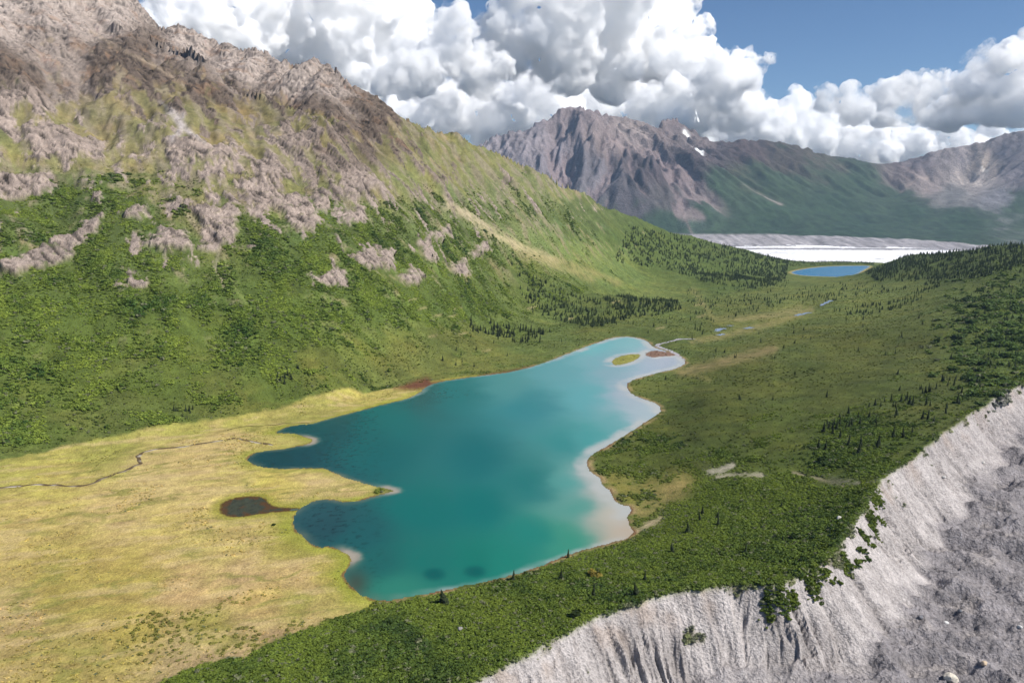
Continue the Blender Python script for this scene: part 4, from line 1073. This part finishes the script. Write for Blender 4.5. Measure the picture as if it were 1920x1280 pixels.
NAMED = [(1065,1046,6.0,'tiny dark spruce standing right at the near lake shore'),(1052,1088,7.0,'leaning dark spruce in scrub left of the yellowish bush'),(1112,1120,8.0,'dark spruce in scrub below the yellowish bush, above the moraine'),
 (1195,1118,8.6,'stout dark spruce closest to the white moraine edge'),(1209,1088,6.4,'thin spruce in scrub right of the yellowish bush'),(1176,1121,4.2,'knee-high spruce just left of the stout spruce near moraine'),
 (1229,1096,3.4,'smallest spruce right of the thin spruce in the scrub'),(962,1090,7.6,'single dark spruce on the bank of the lower lake shore'),(835,1130,9.5,'broad brownish spruce behind the near left beach'),
 (1317,964,6.2,'upper spruce of the tight pair right of the tan clearing'),(1312,978,6.8,'lower spruce of the tight pair right of the tan clearing'),(1345,974,7.0,'rear spruce of two overlapping spruces in mid scrub'),(1347,986,7.2,'front spruce of two overlapping spruces in mid scrub'),
 (1290,999,7.6,'reddish brown spruce left of the four clustered spruces'),(1262,1037,6.6,'squat dark spruce midway between clearing and moraine'),(1397,1039,6.6,'lone slim spruce above the tan slip on the moraine edge'),
 (1465,951,5.0,'small spruce far right in the scrub below the pale gravel patch'),(1468,1017,4.6,'small spruce beside the brushy moraine crest'),
 (1550,746,8.0,'lone spruce on the open green rise right of the lake'),(1388,750,7.0,'dark bushy spruce on the green ground inside the lake bend'),(1449,750,5.5,'faint thin spruce right of the dark bushy one by the lake bend'),
 (1568,806,9.0,'tallest of three spruces left of the group near moraine'),(1560,806,8.0,'middle of three spruces left of the group near moraine'),(1554,804,7.0,'leftmost of three spruces left of the group near moraine'),
 (1534,840,8.0,'isolated spruce left below the spruce group near moraine'),(1248,712,6.0,'spruce on the green point across from the lake inlet'),(1253,796,5.0,'little spruce on the green bank above the pale shallows')]
SPR = []
for k in range(6):
    cv, cf, tv, tf = spruce_parts(k + 9, 13 + k % 3, (.15, .19, .13, .17, .22, .15)[k])
    mc_ = mesh_np('spruce_crown', cv, cf, smooth=False); mc_.materials.append(M_NEEDLE)
    mt_ = mesh_np('spruce_trunk', tv, tf); mt_.materials.append(M_BARK)
    mi_ = mesh_np('spruce_whole', cv, cf, smooth=False); mi_.materials.append(M_NEEDLE_I)
    SPR.append((mc_, mt_, mi_))
trees = []          # x, y, z, height, area
for nm, poly, n, h0, h1 in STANDS:
    m = inside(PXv, PYv, poly) & VIS & (dlake < -8) & (dfl < -14) & (mor < .3)
    x, y, z, ir, ia = sample(m * (.25 + sst(-.2, .3, fbm(X / 45 + 3, Y / 45, 3))), n)
    h = h0 + (h1 - h0) * rng.random(n) ** 1.3
    trees += [(a, b, c, d, nm) for a, b, c, d in zip(x, y, z, h)]
pxt, pyt = to_px(np.array([t[0] for t in trees]), np.array([t[1] for t in trees]), np.array([t[2] for t in trees]))
single = {}
for nm in AREA_NAME:
    ids = [k for k, t in enumerate(trees) if t[4] == nm]
    dep = sorted(ids, key=lambda k: pyt[k]); m3 = len(ids)
    rows = [('back', dep[:m3 // 3]), ('middle', dep[m3 // 3:2 * m3 // 3]), ('front', dep[2 * m3 // 3:])] if m3 > 14 else [(None, dep)]
    hs = sorted(trees[k][3] for k in ids)
    for rn_, row in rows:
        for q_, k in enumerate(sorted(row, key=lambda k: pxt[k])):
            h_ = trees[k][3]; sz = 'short' if h_ < hs[m3 // 3] else 'tall' if h_ > hs[2 * m3 // 3] else 'medium'
            single[k] = '%s spruce, %s from left,%s %s' % (sz, ordinal(q_ + 1), ' %s row' % rn_ if rn_ else '', AREA_NAME[nm][0])
def spruce(x, y, z, h, label, group, k, wide=1.0):
    e = bpy.data.objects.new('spruce_tree', None); COL.objects.link(e)
    e.location = (x, y, z); e.rotation_euler = (0, 0, rng.random() * 6.28); e.scale = (h * wide, h * wide, h)
    e['label'] = label; e['category'] = 'tree'
    if group: e['group'] = group
    c_ = add_obj('crown', SPR[k][0], parent=e); t_2 = add_obj('trunk', SPR[k][1], parent=e)
    return e
for k, (px, py, h, lab) in enumerate(NAMED):
    p = hit(px, py)
    spruce(*p, h * 1.12, lab, None, (4 if px in (835, 1195, 1388, 1262) else k % 4), 1.5 if px == 835 else 1.15)
rest = []
for i, t in enumerate(trees):
    if i in single:
        spruce(*t[:4], single[i], AREA_NAME[t[4]][1], int(rng.integers(0, 6)))
    else: rest.append(t)
rp = np.array([t[:4] for t in rest]); n = len(rp)
tt_ = rng.random(n)[:, None]
instancer('spruce_forest', [q[2] for q in SPR], rp[:, :3], rp[:, 3] * 1.0, rp[:, 3] * .85, np.column_stack([np.zeros((n, 2)), rng.random(n) * 6.28]), lin((50, 62, 38)) * (1 - tt_) + lin((76, 90, 50)) * tt_, 'dark spruce woods of the far valley and slopes')
# boulders and single bushes
def boulder(px, py, size, label, col, seed, flat=.75):
    p = hit(px, py)
    if p is None: return
    bm = bmesh.new(); bmesh.ops.create_icosphere(bm, subdivisions=3, radius=1)
    q = np.random.default_rng(seed); ax = q.normal(size=(9, 3)); ax /= np.linalg.norm(ax, axis=1, keepdims=True); off = q.uniform(.62, .95, 9)
    for v in bm.verts:
        d = np.array(v.co[:]); d /= np.linalg.norm(d)
        r = min(1.0, min((o_ / max(d @ a_, 1e-3)) for a_, o_ in zip(ax, off) if d @ a_ > .15) if any(d @ a_ > .15 for a_ in ax) else 1.0)
        r *= 1 + .05 * float(perlin(np.array([d[0] * 3 + seed]), np.array([d[1] * 3 + d[2] * 2]))[0])
        v.co = Vector((d * r * np.array([1.1, .95, flat])).tolist())
    me = bpy.data.meshes.new('boulder'); bm.to_mesh(me); bm.free()
    m, n_, b_ = new_mat('boulder_stone')
    tcn = n_.nodes.new('ShaderNodeTexCoord'); nz = noise_node(n_, 4, 5, tcn.outputs['Object'])
    rp_ = n_.nodes.new('ShaderNodeValToRGB'); rp_.color_ramp.elements[0].position = .35; rp_.color_ramp.elements[0].color = (*(lin(col) * .6), 1); rp_.color_ramp.elements[1].position = .65; rp_.color_ramp.elements[1].color = (*lin(col), 1)
    n_.links.new(nz.outputs['Fac'], rp_.inputs[0]); n_.links.new(rp_.outputs[0], b_.inputs['Base Color']); b_.inputs['Roughness'].default_value = .9
    me.materials.append(m)
    o = add_obj('boulder', me, None, label, 'boulder')
    o.location = (p[0], p[1], p[2] + size * flat * .45); o.scale = (size,) * 3; o.rotation_euler = (0, 0, seed)
boulder(862, 1182, 1.9, 'grey boulder lying in the scrub below the lake', (140, 137, 132), 1)
boulder(1782, 1279, 3.8, 'big cream boulder at the bottom edge of the debris field', (226, 216, 198), 2)
boulder(1774, 1169, 1.5, 'bright white boulder in the middle of the grey debris', (228, 226, 222), 3)
boulder(1726, 1160, 1.6, 'dark grey boulder left of the bright white boulder', (120, 120, 126), 4)
boulder(1799, 1148, 1.5, 'dark boulder above right of the bright white boulder', (104, 106, 112), 5)
boulder(1912, 1177, 1.4, 'pale boulder on the debris near the right picture edge', (214, 212, 208), 6)
boulder(1845, 1248, 2.0, 'tan boulder beside the dark hollow in the debris', (206, 184, 156), 7)
boulder(1843, 868, 1.6, 'pale boulder at the foot of the upper moraine wall', (216, 212, 206), 8)
boulder(1769, 896, 1.6, 'small whitish boulder on the upper debris slope', (220, 216, 210), 9)
boulder(1573, 973, 2.0, 'whitish boulder on the brushy moraine crest', (200, 196, 188), 10)
M_BUSH = {}
def bush(px, py, size, label, col, seed):
    p = hit(px, py)
    if p is None: return
    key = tuple(col)
    if key not in M_BUSH: M_BUSH[key] = leaf_mat('bush_leaves', False, tuple(lin(col)))
    v, f = shrub_mesh(seed, 160)
    v = v * np.array([1, 1, .85])
    e = bpy.data.objects.new('bush', None); COL.objects.link(e); e.location = p; e.scale = (size,) * 3
    e['label'] = label; e['category'] = 'bush'
    me = mesh_np('bush_leaves', v, f, smooth=False); me.materials.append(M_BUSH[key]); add_obj('foliage', me, parent=e)
    st = []; sf = []
    q = np.random.default_rng(seed)
    for k in range(5):
        a = q.random() * 6.28; b = len(st); tx, ty = math.cos(a) * .3, math.sin(a) * .3
        for zz, w, f_ in ((-.1, .03, 0), (.5, .015, 1)):
            for c in range(4): st.append((tx * f_ + w * math.cos(c * PI / 2), ty * f_ + w * math.sin(c * PI / 2), zz))
        sf += [[b + c, b + (c + 1) % 4, b + 4 + (c + 1) % 4, b + 4 + c] for c in range(4)]
    me = mesh_np('bush_stem', np.array(st), np.array(sf)); me.materials.append(M_BARK); add_obj('stem', me, parent=e)
bush(1113, 1081, 4.2, 'yellowish bush standing out in the green scrub', (150, 136, 62), 3)
bush(1545, 866, 4.5, 'large round dark bush below the spruce group near moraine', (56, 74, 36), 4)
bush(1080, 1156, 3.2, 'dark rounded bush just above the white moraine edge', (52, 64, 32), 5)
bush(513, 985, 1.6, 'small dark bush alone on the yellow meadow', (70, 84, 34), 6)
bush(1490, 1010, 3.8, 'dark bush on the brushy crest above the moraine', (54, 72, 34), 7)
print('veg', time.time() - T0)

# ------------------------------------------------------------------ clouds
M_CLOUD = bpy.data.materials.new('cloud_droplets'); M_CLOUD.use_nodes = True
cn = M_CLOUD.node_tree; cn.nodes.clear(); co_ = cn.nodes.new('ShaderNodeOutputMaterial')
vs = cn.nodes.new('ShaderNodeVolumeScatter'); vs.inputs['Density'].default_value = 1 / 150.0; vs.inputs['Anisotropy'].default_value = 0.0; vs.inputs['Color'].default_value = (1, 1, 1, 1)
ctc = cn.nodes.new('ShaderNodeTexCoord')
cnz = cn.nodes.new('ShaderNodeTexNoise'); cnz.inputs['Scale'].default_value = 1 / 620.0; cnz.inputs['Detail'].default_value = 8; cnz.inputs['Roughness'].default_value = .66
cn.links.new(ctc.outputs['Object'], cnz.inputs['Vector'])
cmr = cn.nodes.new('ShaderNodeMapRange'); cmr.inputs['From Min'].default_value = .46; cmr.inputs['From Max'].default_value = .70; cmr.inputs['To Min'].default_value = 1 / 5000.0; cmr.inputs['To Max'].default_value = 1 / 40.0
cn.links.new(cnz.outputs['Fac'], cmr.inputs['Value']); cn.links.new(cmr.outputs['Result'], vs.inputs['Density'])
cn.links.new(vs.outputs[0], co_.inputs['Volume'])
_bm = bmesh.new(); bmesh.ops.create_icosphere(_bm, subdivisions=2, radius=1)
IV = np.array([v.co[:] for v in _bm.verts]); IF = np.array([[v.index for v in f.verts] for f in _bm.faces]); _bm.free()
def cloud(blobs, Yd, vox, seed, label, base=None, tilt=0.0):
    q = np.random.default_rng(seed); sp = []
    for (px, py, r) in blobs:
        Yb = Yd + q.normal() * 400 + tilt * (px - blobs[0][0]); c = np.array(at_y(px, py, Yb)); Rb = r / FPX * Yb
        Rb *= 1.14; sp.append((c, Rb * .84))
        for k in range(34):
            v = q.normal(size=3); v /= np.linalg.norm(v); v[2] = v[2] if v[2] > -.2 else -v[2] * .6; v[1] = -abs(v[1]) if q.random() < .7 else v[1]
            r2_ = Rb * (.12 + .28 * q.random() ** 1.7); c2_ = c + v * Rb * q.uniform(.72, 1.0); sp.append((c2_, r2_))
            for j in range(8):
                u = q.normal(size=3); u /= np.linalg.norm(u)
                if u[2] < -.3: u[2] *= -1
                sp.append((c2_ + u * r2_ * .85, r2_ * q.uniform(.25, .5)))
    V = np.concatenate([c + IV * rr_ for c, rr_ in sp]); Fc = np.concatenate([IF + i * len(IV) for i in range(len(sp))])
    if base is not None:
        zb = at_y(960, base, Yd)[2]
        lowm = V[:, 2] < zb
        V[lowm, 2] = zb + (V[lowm, 2] - zb) * .22
    me = mesh_np('cloud', V, Fc); o = bpy.data.objects.new('cloud', me); COL.objects.link(o)
    md = o.modifiers.new('r', 'REMESH'); md.mode = 'VOXEL'; md.voxel_size = vox
    for k, (sz, st) in enumerate(((480, 230), (170, 105), (70, 45))):
        t = bpy.data.textures.new('billow%d' % k, 'CLOUDS'); t.noise_scale = sz * Yd / 15000; t.noise_depth = 2
        md = o.modifiers.new('d', 'DISPLACE'); md.texture = t; md.texture_coords = 'GLOBAL'; md.strength = st * Yd / 15000; md.mid_level = .5
    dg = bpy.context.evaluated_depsgraph_get()
    m2 = bpy.data.meshes.new_from_object(o.evaluated_get(dg)); o.modifiers.clear(); o.data = m2; m2.name = 'cloud'
    m2.polygons.foreach_set('use_smooth', np.ones(len(m2.polygons), bool))
    m2.materials.clear(); m2.materials.append(M_CLOUD)
    o['label'] = label; o['category'] = 'cloud'; o['kind'] = 'structure'
    print('cloud', len(m2.polygons), time.time() - T0)
    return o
cloud([(300,75,40),(335,45,52),(400,75,80),(470,40,80),(540,90,100),(620,50,105),(640,150,95),(700,70,100),(720,175,85),(770,70,50),(600,-40,90),(740,-50,80),(450,110,60),(790,190,50),(760,130,60)], 23000, 50, 1, 'huge bright white cumulus rising behind the left mountain', None, 16.0)
cloud([(740,160,46),(795,140,46),(765,100,30),(850,65,42),(835,115,46),(905,140,50),(965,80,72),(960,35,38),(1040,50,92),(1060,125,60),(1130,70,92),(1200,25,95),(1240,95,66),(1150,145,52),(1040,-40,60),(1170,-40,80),(1250,-20,50)], 14500, 36, 2, 'broad grey-bottomed cumulus above the far peak', 172, 11.0)
cloud([(1285,130,52),(1275,70,36),(1350,160,52),(1395,140,34),(1425,120,18),(1446,110,11),(1380,212,46),(1320,212,60),(1255,222,55),(1396,106,8),(1340,115,24)], 17500, 38, 3, 'white cumulus tower with ragged right edge beside the blue sky', 250)
cloud([(740,222,34),(790,232,36),(850,248,42),(930,240,62),(1000,205,72),(900,280,25),(980,265,30),(1100,195,66),(1200,205,70),(1300,250,55),(1420,255,58),(1490,245,54),(1560,265,52),(1620,275,48),(1700,285,42),(1480,218,26),(1780,280,44),(850,200,50),(1400,210,34),(1860,270,40),(1050,250,60),(1640,290,50),(1500,285,50)], 26000, 55, 4, 'low distant cloud bank along the far skyline')
cloud([(1560,205,30),(1545,180,19),(1588,168,10),(1610,214,40),(1680,202,50),(1720,175,38),(1770,202,54),(1840,184,58),(1900,192,60),(1850,125,38),(1890,115,34),(1945,125,48),(1700,155,20),(1990,180,70)], 14500, 34, 5, 'flat-based white cumulus over the right-hand mountains', 236)
cloud([(1757,140,11),(1738,149,8),(1772,132,6)], 14500, 26, 6, 'small wisp of cloud above the right cumulus')

# ------------------------------------------------------------------ air
hz = bpy.data.meshes.new('haze')
x0, x1, y0, y1, z0, z1_ = -6500, 9500, -300, 11700, float(min(P3[..., 2].min(), Z2.min(), zg.min())) - 1.0, float(max(Z.max(), Z2.max())) + 60
hz.from_pydata([(x, y, z) for z in (z0, z1_) for y in (y0, y1) for x in (x0, x1)], [], [(0, 2, 3, 1), (4, 5, 7, 6), (0, 1, 5, 4), (2, 6, 7, 3), (0, 4, 6, 2), (1, 3, 7, 5)])
hm = bpy.data.materials.new('haze_air'); hm.use_nodes = True; hn = hm.node_tree; hn.nodes.clear()
ho = hn.nodes.new('ShaderNodeOutputMaterial'); pv = hn.nodes.new('ShaderNodeVolumePrincipled')
pv.inputs['Color'].default_value = (.48, .70, 1.0, 1); pv.inputs['Density'].default_value = 1.8e-5; pv.inputs['Anisotropy'].default_value = .2
hn.links.new(pv.outputs[0], ho.inputs['Volume']); hz.materials.append(hm)
add_obj('haze', hz, 'stuff', 'thin bluish air over the whole valley')
print('done', time.time() - T0)
